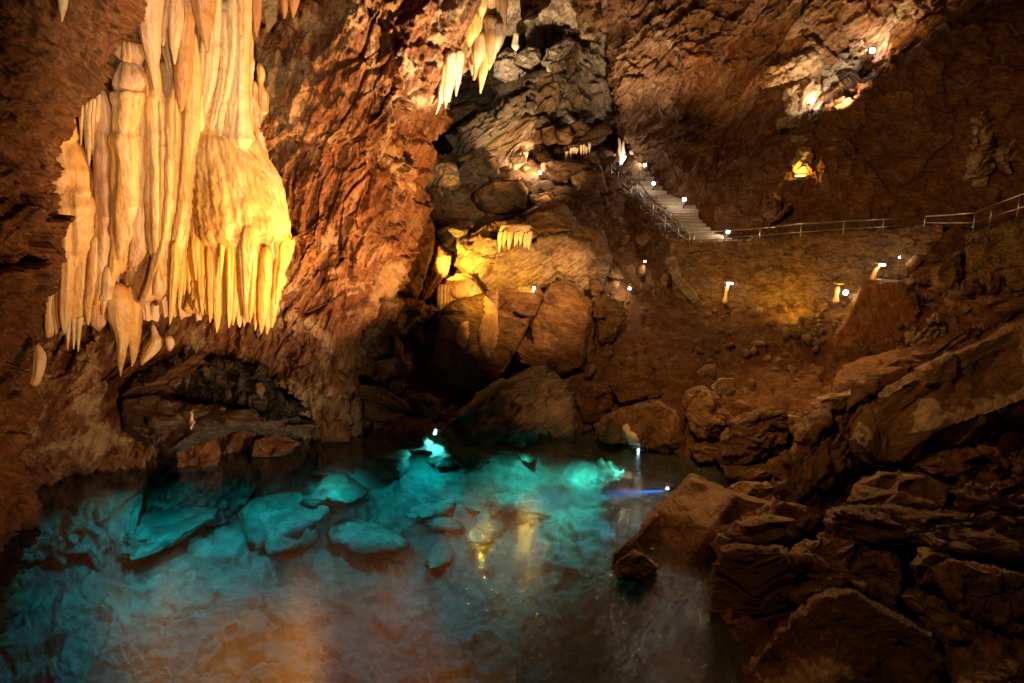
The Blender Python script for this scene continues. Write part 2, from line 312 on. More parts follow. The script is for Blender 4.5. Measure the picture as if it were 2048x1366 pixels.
# ------------------------------------------------------------------ rocks
def rock(name, label, cat, outline, Y, thick, mat, lean=0.0, ridge=None, grain=(0.2, 0, 1), st=1.6, amp=0.10, fsize=None, seed=None, group=None, jit=0.08, sm=1):
    """one boulder: the outline seen in the photo, with its own front facets, back and thickness"""
    seed = sum(map(ord, label)) % 97 if seed is None else seed
    r = random.Random(seed)
    O = [(q[0], q[1], q[2] if len(q) > 2 else None) for q in outline]
    area = sum(O[i][0]*O[(i+1) % len(O)][1]-O[(i+1) % len(O)][0]*O[i][1] for i in range(len(O)))
    if area < 0: O = O[::-1]
    n = len(O); cx = sum(q[0] for q in O)/n; cyy = sum(q[1] for q in O)/n
    def yy(px, py, q=None):
        return q if q is not None else Y + lean*(cyy-py)/100.0
    o3 = [(q[0], q[1], yy(*q)) for q in O]
    # put knots on the long edges so that a straight side is a little uneven
    ring = []
    for i in range(n):
        a, b = o3[i], o3[(i+1) % n]; L = math.hypot(b[0]-a[0], b[1]-a[1]); ring.append(a)
        k = int(L//70)
        for j in range(1, k+1):
            t = j/(k+1); w = L*0.03
            ring.append((a[0]+(b[0]-a[0])*t+r.uniform(-w, w), a[1]+(b[1]-a[1])*t+r.uniform(-w, w), a[2]+(b[2]-a[2])*t))
    n = len(ring); pts = [tuple(P(*q)) for q in ring]; T = []
    Ymean = sum(q[2] for q in ring)/n
    def inset(s, dY, j):
        out = []
        for q in ring:
            out.append(tuple(P(cx+(q[0]-cx)*s, cyy+(q[1]-cyy)*s, q[2]+(Ymean-q[2])*(1-s)*0.5+dY*thick*(1+r.uniform(-j, j)))))
        return out
    def stitch(a, b):
        for i in range(n):
            j = (i+1) % n; T.append((a+i, a+j, b+i)); T.append((a+j, b+j, b+i))
    if ridge:
        f2 = [(q[0], q[1]) for q in ring]; RP = [(x, y) for x, y, d in ridge]
        for q in ring:   # a bevel ring just inside the outline
            RP.append((cx+(q[0]-cx)*0.9+r.uniform(-2, 2), cyy+(q[1]-cyy)*0.9+r.uniform(-2, 2)))
        alls = [Vector(p) for p in f2+RP]
        res = geometry.delaunay_2d_cdt(alls, [(i, (i+1) % n) for i in range(n)], [], 1, 1e-4)
        vs = res[0]; orig = res[3]
        base = {}
        m = len(pts)
        for k, v in enumerate(vs):
            src = orig[k][0] if orig[k] else -1
            if src < n and src >= 0: base[k] = src; continue
            if src >= n and src-n < len(ridge): d = ridge[src-n][2]
            else:
                # bevel ring: nearest ridge point sets the depth
                dd = min(ridge, key=lambda q: (q[0]-v[0])**2+(q[1]-v[1])**2); d = dd[2]*0.75
            qn = min(ring, key=lambda q: (q[0]-v[0])**2+(q[1]-v[1])**2)
            base[k] = len(pts); pts.append(tuple(P(v[0], v[1], (qn[2]+Ymean)/2 - d*thick)))
        for f in res[2]:
            f = [base[x] for x in f]
            for j in range(1, len(f)-1): T.append((f[0], f[j], f[j+1]))
    else:
        a0 = len(pts); pts += inset(0.92, -0.34, 0.4); a1 = len(pts); pts += inset(0.55, -0.46, 0.35)
        T0 = len(T); stitch(0, a0); stitch(a0, a1)
        pts.append(tuple(P(cx, cyy, Ymean-0.5*thick))); c = len(pts)-1
        for i in range(n): T.append((a1+i, a1+(i+1) % n, c))
    nf = len(T)
    b0 = len(pts); pts += inset(0.9, 0.30, 0.3); b1 = len(pts); pts += inset(0.5, 0.5, 0.2)
    tb = len(T); stitch(0, b0); stitch(b0, b1)
    pts.append(tuple(P(cx, cyy, Ymean+0.5*thick))); c = len(pts)-1
    for i in range(n): T.append((b1+i, b1+(i+1) % n, c))
    T = [t if k < nf else t[::-1] for k, t in enumerate(T)]
    V = np.array(pts); T = np.array(T)
    # consistent outward normals
    ctr = V.mean(0)
    w = max(q[0] for q in ring)-min(q[0] for q in ring); h = max(q[1] for q in ring)-min(q[1] for q in ring)
    size = math.sqrt(max(w*h, 1))*mpp(Ymean)
    e = V[T]; el = np.linalg.norm(e[:, 0]-e[:, 1], axis=1).mean()/mpp(Ymean)/2   # render pixels
    L = int(np.clip(math.ceil(math.log2(max(el/1.7, 1.01))), 2, 6))
    while len(T)*4**L > 160000: L -= 1
    for k in range(L):
        V, T = subdiv(V, T)
        if k == 2: V = smooth_mesh(V, T, sm, 0.3)
    # bmesh-free orientation check
    N = vnormals(V, T)
    if ((V-ctr)*N).sum() < 0: T = T[:, ::-1]; N = -N
    fs = fsize or size*0.42
    V = V + N*(rough(V.astype(np.float32), fs, grain, st, seed*1.37)*amp*2.3)[:, None]
    o = link_mesh(name, V, T, mat)
    return tag(o, label, cat, group)

# ------------------------------------------------------------------ dripstone
def drip(name, pts, mat, parent=None, flute=0.12, k=None, seed=None, depth=0.9, na=36, waist=0.05, label=None, cat=None, group=None, tipk=1.2):
    """a hanging column: pts = (px, py, half width in px, Y) down its axis"""
    seed = int(sum(p[0]*3+p[1] for p in pts)) if seed is None else seed; r = random.Random(seed)
    C = np.array([[*P(q[0], q[1], q[3]), q[2]*P(q[0], q[1], q[3]).y/F*1.06] for q in pts]); Ltot = abs(pts[-1][1]-pts[0][1])
    nl = int(np.clip(Ltot/5, 10, 110)); S = crm(C, nl); S[:, 3] *= 0.15+0.85*np.clip(np.linspace(0, 1, nl)/.09, 0, 1)**.6; S[:, 3] = np.maximum(S[:, 3], 0.003)
    th = np.linspace(0, 2*math.pi, na, endpoint=False); R = np.zeros((nl, na))
    kk = k or [r.choice([3, 4, 5]), r.choice([7, 8, 9]), r.choice([12, 14, 16])]
    z = S[:, 2]
    for kf, a in zip(kk, (1.0, 0.8, 0.45)):
        ph = r.uniform(0, 6.28) + 0.5*np.sin(z*r.uniform(0.4, 1.2)+r.uniform(0, 6))
        R += a*np.abs(np.cos(kf/2*th[None, :]+ph[:, None]))
    R = 1 + flute*(R-1.2)
    q = np.stack([np.repeat(S[:, 0:1], na, 1)+np.cos(th)*S[:, 3:4]*2, np.repeat(S[:, 1:2], na, 1)+np.sin(th)*S[:, 3:4]*2, np.repeat(z[:, None], na, 1)], -1).reshape(-1, 3)
    nz = perlin((q*np.array([2.0, 2.0, 1.4])+seed).astype(np.float32)).reshape(nl, na)
    nz2 = perlin((q*np.array([0.6, 0.6, 3.0])+seed*1.7).astype(np.float32)).reshape(nl, na)
    fr_ = (q*np.array([5.0, 5.0, 9.0])+seed).astype(np.float32); ring_ = perlin(fr_).reshape(nl, na); run_ = np.abs(perlin((q*np.array([16, 16, 1.1])+seed).astype(np.float32))).reshape(nl, na)
    R = R + waist*(nz*2.0+nz2*1.6) + ring_*.035 - run_*.10
    rr = S[:, 3:4]*R
    X = S[:, 0:1]+np.cos(th)*rr; Yv = S[:, 1:2]+np.sin(th)*rr*depth; Z = np.repeat(z[:, None], na, 1)
    V = np.stack([X, Yv, Z], -1).reshape(-1, 3)
    a = np.arange(nl*na).reshape(nl, na); b = np.roll(a, -1, 1)
    Fq = np.stack([a[:-1].ravel(), a[1:].ravel(), b[1:].ravel(), b[:-1].ravel()], 1)
    # caps as degenerate-free quads fans: add tips
    V = np.concatenate([V, S[-1:, :3]-[[0, 0, S[-1, 3]*tipk]], S[:1, :3]])
    tip = nl*na; top = tip+1
    T = np.concatenate([Fq[:, [0, 1, 2]], Fq[:, [0, 2, 3]], np.stack([a[-1], np.full(na, tip), b[-1]], 1), np.stack([a[0], b[0], np.full(na, top)], 1)])
    o = link_mesh(name, V, T, mat, parent)
    return tag(o, label, cat, group)

from mathutils.bvhtree import BVHTree
def crust(name, base, outline, mat, lift=0.03, bulge=0.05, step=4, parent=None, label=None, cat=None):
    """a thin calcite crust lying on the front of a rock: the outline is dropped on to the rock's own surface"""
    me = base.data; off = base.location
    bvh = BVHTree.FromPolygons([v.co+off for v in me.vertices], [tuple(p.vertices) for p in me.polygons])
    n = len(outline); ring = []
    for i in range(n):
        a, b = outline[i], outline[(i+1) % n]; k = max(1, int(math.hypot(b[0]-a[0], b[1]-a[1])/step))
        for j in range(k):
            t = j/k; jx, jy = (perlin(np.array([[a[0]*.3+t*9, a[1]*.3, s]]))[0]*step*.7 for s in (1.5, 7.5)); ring.append((a[0]+(b[0]-a[0])*t+jx, a[1]+(b[1]-a[1])*t+jy))
    x0, x1 = min(q[0] for q in ring), max(q[0] for q in ring); y0, y1 = min(q[1] for q in ring), max(q[1] for q in ring)
    pts = [Vector(q) for q in ring]+[Vector((x, y)) for x in np.arange(x0, x1, step) for y in np.arange(y0, y1, step)]
    m = len(ring); res = geometry.delaunay_2d_cdt(pts, [(i, (i+1) % m) for i in range(m)], [], 1, 1e-3)
    vs, fs = res[0], res[2]; O = Vector((0, 0, CH)); V = []; edge = [Vector(q) for q in ring]
    for v in vs:
        d = (P(v[0], v[1], 20)-O).normalized(); h = bvh.ray_cast(O, d)
        de = min((v-e).length for e in edge)/max(8.0, step)
        if h[0] is None: q = O+d*((V[-1]-O).length if V else 20.0); V.append(q); continue
        V.append(h[0]-d*(lift+bulge*min(de, 1.0)**.5) if de > .1 else h[0]+d*0.03)
    T = [(f[0], f[j], f[j+1]) for f in fs for j in range(1, len(f)-1)]
    V = np.array([tuple(v) for v in V]); T = np.array(T)
    if (vnormals(V, T)[:, 1]).sum() > 0: T = T[:, ::-1]
    # a back skin a few centimetres behind closes the crust
    B = V+np.array([0, .08, 0]); T2 = np.concatenate([T, T[:, ::-1]+len(V)])
    return tag(link_mesh(name, np.concatenate([V, B]), T2, mat, parent), label, cat)
# ================================================================== STRUCTURE
# ---- cave floor and pool bed: a height field through surveyed points
ctrl = [P(*q) for q in [
    (730, 862, 21.0), (880, 862, 21.0), (1180, 868, 20.7), (1300, 890, 19.6), (1440, 925, 18.3), (1480, 1000, 16.0), (1430, 1150, 12.9),
    (1400, 1290, 11.0), (1470, 1366, 10.0),
    (820, 800, 22.8), (780, 690, 24.5), (930, 760, 24.0), (1000, 690, 26.5), (1180, 800, 21.9), (1230, 720, 24.3), (1300, 620, 29.0), (1450, 605, 31.5), (1600, 600, 30.8),
    (1750, 580, 29.5), (1350, 790, 21.4), (1450, 700, 25.0), (1550, 780, 21.5), (1600, 690, 25.0), (1750, 720, 22.5), (1850, 650, 23.5), (1980, 600, 25.0),
    (2048, 700, 18.5), (2048, 900, 15.5), (1700, 900, 17.5), (1600, 900, 18.0), (1720, 1100, 13.6), (2000, 1100, 12.6), (1750, 1366, 10.2), (2048, 1366, 9.4), (2300, 1366, 8.6),
    (2300, 800, 17.0), (1560, 1020, 15.6), (1560, 1250, 11.8), (850, 560, 27.0), (1010, 470, 31.0), (1150, 490, 31.0), (1240, 560, 30.0), (860, 400, 33.0), (1010, 360, 36.0), (1150, 380, 37.0),
    (1080, 330, 40.0), (1150, 300, 43.0), (1000, 250, 47.0), (1180, 250, 50.0), (1100, 150, 58.0)]]
ctrl += [Vector(q) for q in [(-6, 14, -3.6), (-2, 12, -3.9), (-8, 17, -2.4), (-4, 17, -3.4), (0, 16, -2.6), (2.5, 18.2, -1.1), (4, 16.8, -1.4), (0, 19.6, -1.5), (-3.5, 19.2, -2.2),
    (3.2, 13.5, -1.5), (1, 10.5, -3.4), (3.3, 10.8, -1.1), (-6, 8, -4.6), (-11, 12, -4), (-13, 20, -2), (-5, 23, -1.0), (-14, 6, -3), (0, 5, -3), (5, 5, -0.5), (12, 5, 2),
    (-12, 26, 2), (-9, 34, 6), (-7, 42, 8), (9, 42, 9), (18, 32, 6), (24, 25, 6), (24, 12, 5), (11, 29, 3.2), (18, 40, 9)]]
cp = np.array(ctrl)
def tps_fit(x, z, lam=0.02):
    n = len(x); d2 = ((x[:, None]-x[None])**2).sum(2); K = np.where(d2 > 0, 0.5*d2*np.log(d2+1e-12), 0)+lam*np.eye(n)
    Pm = np.c_[np.ones(n), x]; A = np.block([[K, Pm], [Pm.T, np.zeros((3, 3))]])
    return np.linalg.solve(A, np.r_[z, 0, 0, 0])
_w = tps_fit(cp[:, :2], cp[:, 2])
def ground(x, y):
    p = np.stack([x, y], -1); r = np.zeros(len(p))
    for i, c in enumerate(cp[:, :2]):
        d2 = ((p-c)**2).sum(1); r += _w[i]*0.5*d2*np.log(d2+1e-12)
    return r + _w[-3] + _w[-2]*p[:, 0] + _w[-1]*p[:, 1]
nu, nv = 620, 620
Ys = np.exp(np.linspace(math.log(6.0), math.log(46.0), nu)); As = np.linspace(-0.95, 0.98, nv)
gy, ga = np.meshgrid(Ys, As, indexing='ij'); gx = gy*ga
z = ground(gx.ravel(), gy.ravel())
V = np.stack([gx.ravel(), gy.ravel(), z], -1).astype(np.float32)
loc = np.clip((V[:, 1]-4)/30, 0.25, 1.0)
bedm = 1/(1+np.exp((V[:, 2]-0.1)*6))       # 1 under water
fl = V.copy(); fl[:, 2] = 0
h = rough(V, 2.2, (0.3, 0, 1), 1.2, 3.1)*0.22 + rough(V, 0.7, (0.2, 0.1, 1), 1.4, 8.1)*0.32
V[:, 2] += h*(1-bedm*0.2)
o = link_mesh("cave_floor", V, grid_faces(nu, nv)[:, ::-1], M_dirt); tag(o, kind='structure')
# pool bed gets its own paler silt colour where it lies under water: done with a second material by face height
M_bed = rock_mat("pale submerged silt and slabs", (0.12, 0.12, 0.10), (0.19, 0.18, 0.15), (0.23, 0.22, 0.185), (0.1, 0, 1), 1.2, 0.35, 0.6)
o.data.materials.append(M_bed)
fz = V[grid_faces(nu, nv)[:, 0], 2]
o.data.polygons.foreach_set('material_index', (fz < -0.12).astype(np.int32))

# ---- water
def water_mat():
    m = bpy.data.materials.new("clear pool water"); m.use_nodes = True; nt = m.node_tree; nt.nodes.clear()
    out = nd(nt, 'ShaderNodeOutputMaterial'); tr = nd(nt, 'ShaderNodeBsdfTransparent'); gl = nd(nt, 'ShaderNodeBsdfGlossy'); mx = nd(nt, 'ShaderNodeMixShader')
    tr.inputs[0].default_value = (0.97, 0.99, 0.99, 1)
    va = nd(nt, 'ShaderNodeVolumeAbsorption'); va.inputs['Color'].default_value = (0.0, 0.79, 0.85, 1); va.inputs['Density'].default_value = 0.58; nt.links.new(va.outputs[0], out.inputs['Volume'])
    geo = nd(nt, 'ShaderNodeNewGeometry'); mp = nd(nt, 'ShaderNodeMapping'); mp.inputs['Scale'].default_value = (0.55, 1.5, 1); nt.links.new(geo.outputs['Position'], mp.inputs[0])
    n1 = noise(nt, mp.outputs[0], 15, 3, 0.6, 0.3); n2 = noise(nt, mp.outputs[0], 1.6, 2, 0.5)
    b1 = nd(nt, 'ShaderNodeBump'); b1.inputs['Distance'].default_value = 0.0055; b1.inputs['Strength'].default_value = 0.75; 
    sx = nd(nt, 'ShaderNodeSeparateXYZ'); nt.links.new(geo.outputs['Position'], sx.inputs[0])      # drips from the roof ruffle the right side of the pool
    mr = nd(nt, 'ShaderNodeMapRange'); nt.links.new(sx.outputs['X'], mr.inputs[0]); mr.inputs[1].default_value = 0.2; mr.inputs[2].default_value = 2.2; mr.inputs[3].default_value = 1.1; mr.inputs[4].default_value = 3.0
    mh = nd(nt, 'ShaderNodeMath', operation='MULTIPLY'); nt.links.new(n1, mh.inputs[0]); nt.links.new(mr.outputs[0], mh.inputs[1]); nt.links.new(mh.outputs[0], b1.inputs['Height'])
    b2 = nd(nt, 'ShaderNodeBump'); b2.inputs['Distance'].default_value = 0.018; b2.inputs['Strength'].default_value = 0.3; nt.links.new(n2, b2.inputs['Height']); nt.links.new(b1.outputs[0], b2.inputs['Normal'])
    gl.inputs['Roughness'].default_value = 0.01; nt.links.new(b2.outputs[0], gl.inputs['Normal'])
    fr = nd(nt, 'ShaderNodeFresnel'); fr.inputs['IOR'].default_value = 1.42
    ma = nd(nt, 'ShaderNodeMath', operation='MULTIPLY_ADD'); nt.links.new(fr.outputs[0], ma.inputs[0]); ma.inputs[1].default_value = 1.3; ma.inputs[2].default_value = 0.16
    ma.use_clamp = True
    nt.links.new(ma.outputs[0], mx.inputs[0]); nt.links.new(tr.outputs[0], mx.inputs[1]); nt.links.new(gl.outputs[0], mx.inputs[2]); nt.links.new(mx.outputs[0], out.inputs[0])
    return m
WV = np.array([(x, y, z) for z in (-7.0, 0.0) for x, y in ((-30, 1), (16, 1), (16, 30), (-30, 30))], float)
tag(link_mesh("water", WV, [[0, 3, 2, 1], [4, 5, 6, 7], [0, 1, 5, 4], [1, 2, 6, 5], [2, 3, 7, 6], [3, 0, 4, 7]], water_mat(), smooth=False, center=False), kind='structure')

# ---- left wall
A = lambda xs, Ys_, y: [(x, y, Y) for x, Y in zip(xs, Ys_)]
rows = [
    A([-900, -50, 120, 260, 420, 560, 680, 800, 980, 1085, 1090, 1040], [10, 15, 16.0, 16.4, 17.0, 17.5, 18.0, 18.6, 19.4, 21, 25, 32], -320),
    A([-900, -50, 120, 260, 420, 560, 680, 800, 940, 1010, 1012, 970], [10, 15, 16.4, 16.9, 17.4, 17.9, 18.3, 18.9, 19.8, 21, 25, 32], -60),
    A([-900, -50, 120, 260, 420, 560, 680, 780, 870, 915, 917, 880], [10, 15, 16.8, 17.3, 17.8, 18.2, 18.5, 19.0, 19.8, 21, 25, 32], 160),
    A([-900, -50, 120, 260, 420, 560, 670, 750, 815, 842, 845, 810], [10, 15, 17, 17.6, 18.2, 18.5, 18.7, 19.0, 19.8, 21, 25, 32], 320),
    A([-900, -50, 120, 260, 420, 560, 650, 725, 785, 808, 810, 780], [10, 15, 17, 17.7, 18.4, 18.7, 18.8, 19.1, 19.9, 21, 25, 32], 450),
    A([-900, -50, 120, 260, 420, 560, 640, 705, 762, 785, 787, 750], [10, 15, 17, 17.9, 18.8, 18.8, 18.7, 19.0, 20.0, 21, 25, 32], 560),
    A([-900, -50, 100, 250, 400, 540, 630, 690, 725, 742, 745, 700], [10, 15, 16.6, 18.0, 19.3, 19.2, 18.9, 19.2, 20.2, 21, 25, 32], 670),
    A([-900, -50, 100, 250, 390, 530, 620, 670, 695, 705, 707, 670], [10, 14.6, 16.4, 17.9, 19.6, 20.2, 19.6, 19.6, 20.5, 21.3, 25, 32], 760),
    A([-900, -50, 60, 240, 380, 520, 610, 670, 700, 715, 717, 690], [10, 14.6, 16.2, 17.9, 18.8, 19.6, 20.1, 20.3, 20.8, 21.4, 25, 32], 850),
    A([-900, -50, 50, 240, 390, 520, 610, 670, 700, 715, 717, 690], [10, 14.6, 16.3, 18.1, 19.0, 19.8, 20.4, 20.7, 21.0, 21.6, 25, 32], 920),
    A([-900, -50, 50, 240, 390, 520, 610, 670, 700, 715, 717, 690], [10, 14.6, 16.6, 18.3, 19.2, 20.0, 20.7, 21.0, 21.3, 21.9, 25, 32], 1120)]
def d_left(p):
    q = p @ frame(G_LEFT).T; q = q+0.35*np.stack([perlin(q*.5+3), perlin(q*.5+8), perlin(q*.5+13)], -1)
    fold = fbm(q*np.array([.16, .16, .75], np.float32)+2, 3, .55, 2.1, True)*.42
    n = perlin(q*np.array([.35, .35, 1.3], np.float32)+31); crack = -np.exp(-(n/.035)**2)*.30*(perlin(q*.7+5) > -.05)
    return fold + crack + rough(p, 2.6, G_LEFT, 2.2, 1.3)*0.26 + rough(p, 0.75, G_LEFT, 2.0, 4.3)*0.34
o = patch("cave_wall", rows, 640, 620, d_left, M_left, kind='structure')
def pale_foot(o):  # wall below water lightened in colour so the teal glow shows
    o.data.materials.append(M_bed); z = np.zeros(len(o.data.vertices)*3, np.float32); o.data.vertices.foreach_get('co', z); z = z[2::3]+o.location.z
    f = np.array([p.vertices[0] for p in o.data.polygons]); o.data.polygons.foreach_set('material_index', (z[f] < -0.02).astype(np.int32))
pale_foot(o)

# ---- dark outcrop in front of the wall on the far left
rows = [A([-700, -100, 110, 225, 268, 250], [8, 12.6, 13.7, 14.3, 15.0, 17.5], -260),
        A([-700, -100, 100, 195, 238, 222], [8, 12.6, 13.8, 14.4, 15.0, 17.5], 0),
        A([-700, -100, 80, 175, 220, 205], [8, 12.6, 13.9, 14.5, 15.1, 17.5], 120),
        A([-700, -120, 45, 103, 138, 122], [8, 12.6, 13.8, 14.4, 15.1, 17.5], 235),
        A([-700, -120, 10, 55, 82, 62], [8, 12.6, 13.7, 14.2, 15.1, 17.5], 320),
        A([-700, -120, 15, 62, 88, 68], [8, 12.6, 13.7, 14.2, 15.1, 17.5], 410),
        A([-700, -120, 20, 66, 92, 70], [8, 12.6, 13.6, 14.1, 15.0, 17.5], 500),
        A([-700, -120, 25, 70, 96, 75], [8, 12.6, 13.6, 14.1, 15.0, 17.5], 600),
        A([-700, -120, 0, 36, 60, 40], [8, 12.6, 13.6, 14.1, 15.0, 17.5], 690),
        A([-700, -120, -15, 15, 36, 18], [8, 12.4, 13.5, 14.1, 15.0, 17.5], 780),
        A([-700, -140, 0, 28, 45, 30], [8, 12.2, 13.3, 14.0, 14.8, 17.5], 900),
        A([-700, -140, -10, 30, 58, 40], [8, 12.2, 13.2, 13.9, 14.6, 17.5], 1010),
        A([-700, -160, -60, 0, 8, -10], [8, 12.2, 13.0, 13.6, 14.4, 17.5], 1130),
        A([-700, -160, -60, -20, -10, -20], [8, 12.2, 13.0, 13.6, 14.4, 17.5], 1300)]
patch("cave_wall", rows, 560, 240, lambda p: rough(p, 1.5, (0.75, 0.2, -0.5), 2.0, 5.3)*0.34+rough(p, 0.42, (0.7, 0.2, -0.5), 2.2, 2.3)*0.42+fbm((p @ frame((0.75, 0.2, -0.5)).T)*np.array([.25, .25, 1.0], np.float32), 3, .55, 2.1, True)*.22, M_outc, kind='structure')

# ---- right hand wall and the hanging mass above the stairs
rows = [A([1120, 1215, 1300, 1400, 1480, 1600, 1760, 1900, 2050, 2300, 2900], [60, 44, 40, 39.5, 42, 41, 39, 36, 31, 24, 14], -420),
        A([1120, 1200, 1300, 1400, 1480, 1600, 1760, 1900, 2050, 2300, 2900], [60, 44, 40.5, 40, 43, 42, 40, 37, 32, 25, 14], -120),
        A([1130, 1205, 1300, 1390, 1470, 1600, 1760, 1900, 2050, 2300, 2900], [60, 44, 41, 40.5, 44, 42.5, 41, 38, 33, 26, 15], 40),
        A([1125, 1200, 1290, 1385, 1470, 1600, 1740, 1880, 2050, 2300, 2900], [60, 44.5, 42, 41.5, 45, 43.5, 43, 39, 34, 27, 16], 130),
        A([1140, 1215, 1280, 1350, 1450, 1580, 1720, 1880, 2050, 2300, 2900], [60, 45, 43, 43, 46, 44.5, 44, 39, 34, 27, 16], 210),
        A([1180, 1250, 1300, 1350, 1450, 1580, 1720, 1880, 2050, 2300, 2900], [60, 48, 45, 44, 46, 44.5, 42, 38, 33.5, 27, 16], 280),
        A([1190, 1265, 1310, 1360, 1450, 1580, 1720, 1880, 2050, 2300, 2900], [60, 48, 44.5, 42, 43.5, 42, 39.5, 36.5, 33, 27, 16], 350),
        A([1190, 1275, 1340, 1400, 1480, 1580, 1720, 1880, 2050, 2300, 2900], [60, 46, 41.5, 38.5, 39.5, 38.5, 37, 34.8, 32, 27, 16], 430),
        A([1190, 1275, 1370, 1450, 1520, 1600, 1720, 1880, 2050, 2300, 2900], [60, 46, 39, 35.5, 36.5, 36, 35, 33.5, 31, 26, 16], 520)]
G_R = (-0.6, 0.25, 0.72)
patch("cave_wall", rows, 430, 700, lambda p: rough(p, 4.2, G_R, 1.8, 7.7)*0.26+rough(p, 1.1, G_R, 2.4, 3.9)*0.35, M_back, kind='structure')

# ---- earth slope rising behind the walkway
rows = [A([1990, 2040, 2100, 2300, 2700], [41, 37, 33, 27, 18], -60),
        A([1900, 1930, 2000, 2300, 2700], [42, 37.5, 33, 27, 18], 30),
        A([1770, 1800, 1860, 2100, 2700], [42.5, 38.0, 35, 30, 18], 120),
        A([1660, 1700, 1800, 2050, 2700], [43, 38.6, 35.5, 30.5, 18], 190),
        A([1570, 1620, 1740, 2050, 2700], [44, 39.0, 36, 30.2, 18], 270),
        A([1500, 1560, 1720, 2050, 2700], [43, 38.0, 35.3, 30, 18], 330),
        A([1420, 1500, 1700, 2050, 2700], [41, 36.5, 34.4, 29.6, 18], 400),
        A([1400, 1480, 1680, 2050, 2700], [38, 34.6, 33.6, 29.0, 18], 470),
        A([1400, 1480, 1680, 2050, 2700], [36, 33.8, 33.0, 28.5, 18], 560)]
patch("dirt_slope", rows, 380, 460, lambda p: rough(p, 3.0, (0, 0, 1), 1.1, 2.2)*0.22+rough(p, 0.8, (0.2, 0, 1), 1.3, 9.9)*0.26, M_dirt, kind='structure')

# ---- far end of the chamber and its ceiling
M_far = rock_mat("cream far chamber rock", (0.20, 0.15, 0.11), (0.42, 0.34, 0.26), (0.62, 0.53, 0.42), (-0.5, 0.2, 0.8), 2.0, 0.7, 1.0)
rows = [A([700, 900, 1000, 1080, 1160, 1300, 1500], [44, 42, 41, 41, 41, 41, 42], -160),
        A([700, 900, 1000, 1080, 1160, 1300, 1500], [48, 45, 44, 43, 43, 44, 46], 0),
        A([700, 900, 1000, 1080, 1160, 1300, 1500], [52, 50, 48.5, 47.5, 47, 48, 50], 62),
        A([700, 900, 1000, 1080, 1160, 1300, 1500], [62, 60, 58, 56, 54, 55, 56], 78),
        A([700, 900, 1000, 1080, 1160, 1300, 1500], [62, 60, 57, 55, 54, 56, 58], 120),
        A([700, 900, 1000, 1080, 1160, 1300, 1500], [58, 55, 52, 50, 52, 56, 58], 200),
        A([700, 900, 1000, 1080, 1160, 1300, 1500], [55, 52, 49, 48, 50, 54, 58], 300),
        A([700, 900, 1000, 1080, 1160, 1300, 1500], [50, 48, 46, 46, 48, 52, 56], 400)]
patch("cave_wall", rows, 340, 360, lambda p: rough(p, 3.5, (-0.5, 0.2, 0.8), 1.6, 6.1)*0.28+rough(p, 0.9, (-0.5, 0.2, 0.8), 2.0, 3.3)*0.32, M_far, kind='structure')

# ---- rock wall behind the centre pile, between the left wall and the stairs
rows = [A([760, 860, 950, 1050, 1150, 1230, 1290], [34, 36, 39, 41, 42, 43, 45], 320),
        A([740, 830, 950, 1050, 1150, 1220, 1290], [27, 29, 32, 34, 35.5, 37.5, 40], 400),
        A([720, 800, 900, 1000, 1120, 1200, 1290], [25.5, 26.5, 29.5, 31, 32, 34, 37], 470),
        A([700, 790, 880, 1000, 1120, 1220, 1310], [25, 25.6, 28, 29.5, 29.5, 31.5, 33.5], 560),
        A([680, 780, 880, 1000, 1120, 1220, 1310], [24.5, 24.8, 26, 27, 27, 28.5, 31], 680),
        A([680, 760, 860, 1000, 1120, 1220, 1310], [23.5, 23.6, 24, 25, 24.5, 25, 26.5], 780),
        A([680, 760, 860, 1000, 1120, 1220, 1310], [22, 22.0, 22.2, 22.6, 22.2, 22.5, 23.5], 850),
        A([680, 760, 860, 1000, 1120, 1220, 1310], [21.6, 21.6, 21.6, 22.0, 21.6, 22, 23], 960)]
patch("cave_wall", rows, 380, 380, lambda p: rough(p, 2.4, (0.3, -0.2, 0.9), 1.4, 1.9)*0.34+rough(p, 0.6, (0.3, -0.2, 0.9), 1.6, 7.9)*0.34, M_boul, kind='structure')

# ================================================================== STAIRS, PATH, RETAINING WALLS
SL = [(1358, 490, 31.5), (1332, 466, 33.0), (1307, 441, 35.0), (1291, 423, 36.3), (1274, 399, 38.0), (1250, 388, 39.6), (1223, 357, 41.8), (1200, 329, 44.0)]   # left edge of the flight, foot to head
sl = crm(np.array([list(P(*q)) for q in SL]), 25)
M_core = M_dirt
stairs = empty("staircase", sl[0], "concrete staircase with pale lit treads climbing to a glowing grotto", "staircase")
def box_verts(c):   # 8 corners (4 bottom, 4 top)
    return c, [[0, 3, 2, 1], [4, 5, 6, 7], [0, 1, 5, 4], [1, 2, 6, 5], [2, 3, 7, 6], [3, 0, 4, 7]]
for i in range(24):
    a, b = sl[i], sl[min(i+1, 24)]
    wd = 1.9 if i > 4 else 1.9+(4-i)*0.18
    if 11 <= i <= 12: wd = 2.2
    z1 = a[2]+0.0; z0 = z1-0.5; y0 = a[1]; y1 = b[1]+0.25; xl = a[0]-0.05; xr = a[0]+wd+0.15
    c = [(xl, y0, z0), (xr, y0, z0), (b[0]+wd, y1, z0), (b[0], y1, z0), (xl, y0, z1), (xr, y0, z1), (b[0]+wd, y1, z1+0.003), (b[0], y1, z1+0.003)]
    o = link_mesh("step", *box_verts(np.array(c)), M_step, stairs, smooth=False)
    bv = o.modifiers.new("edge", 'BEVEL'); bv.width = 0.012; bv.segments = 2
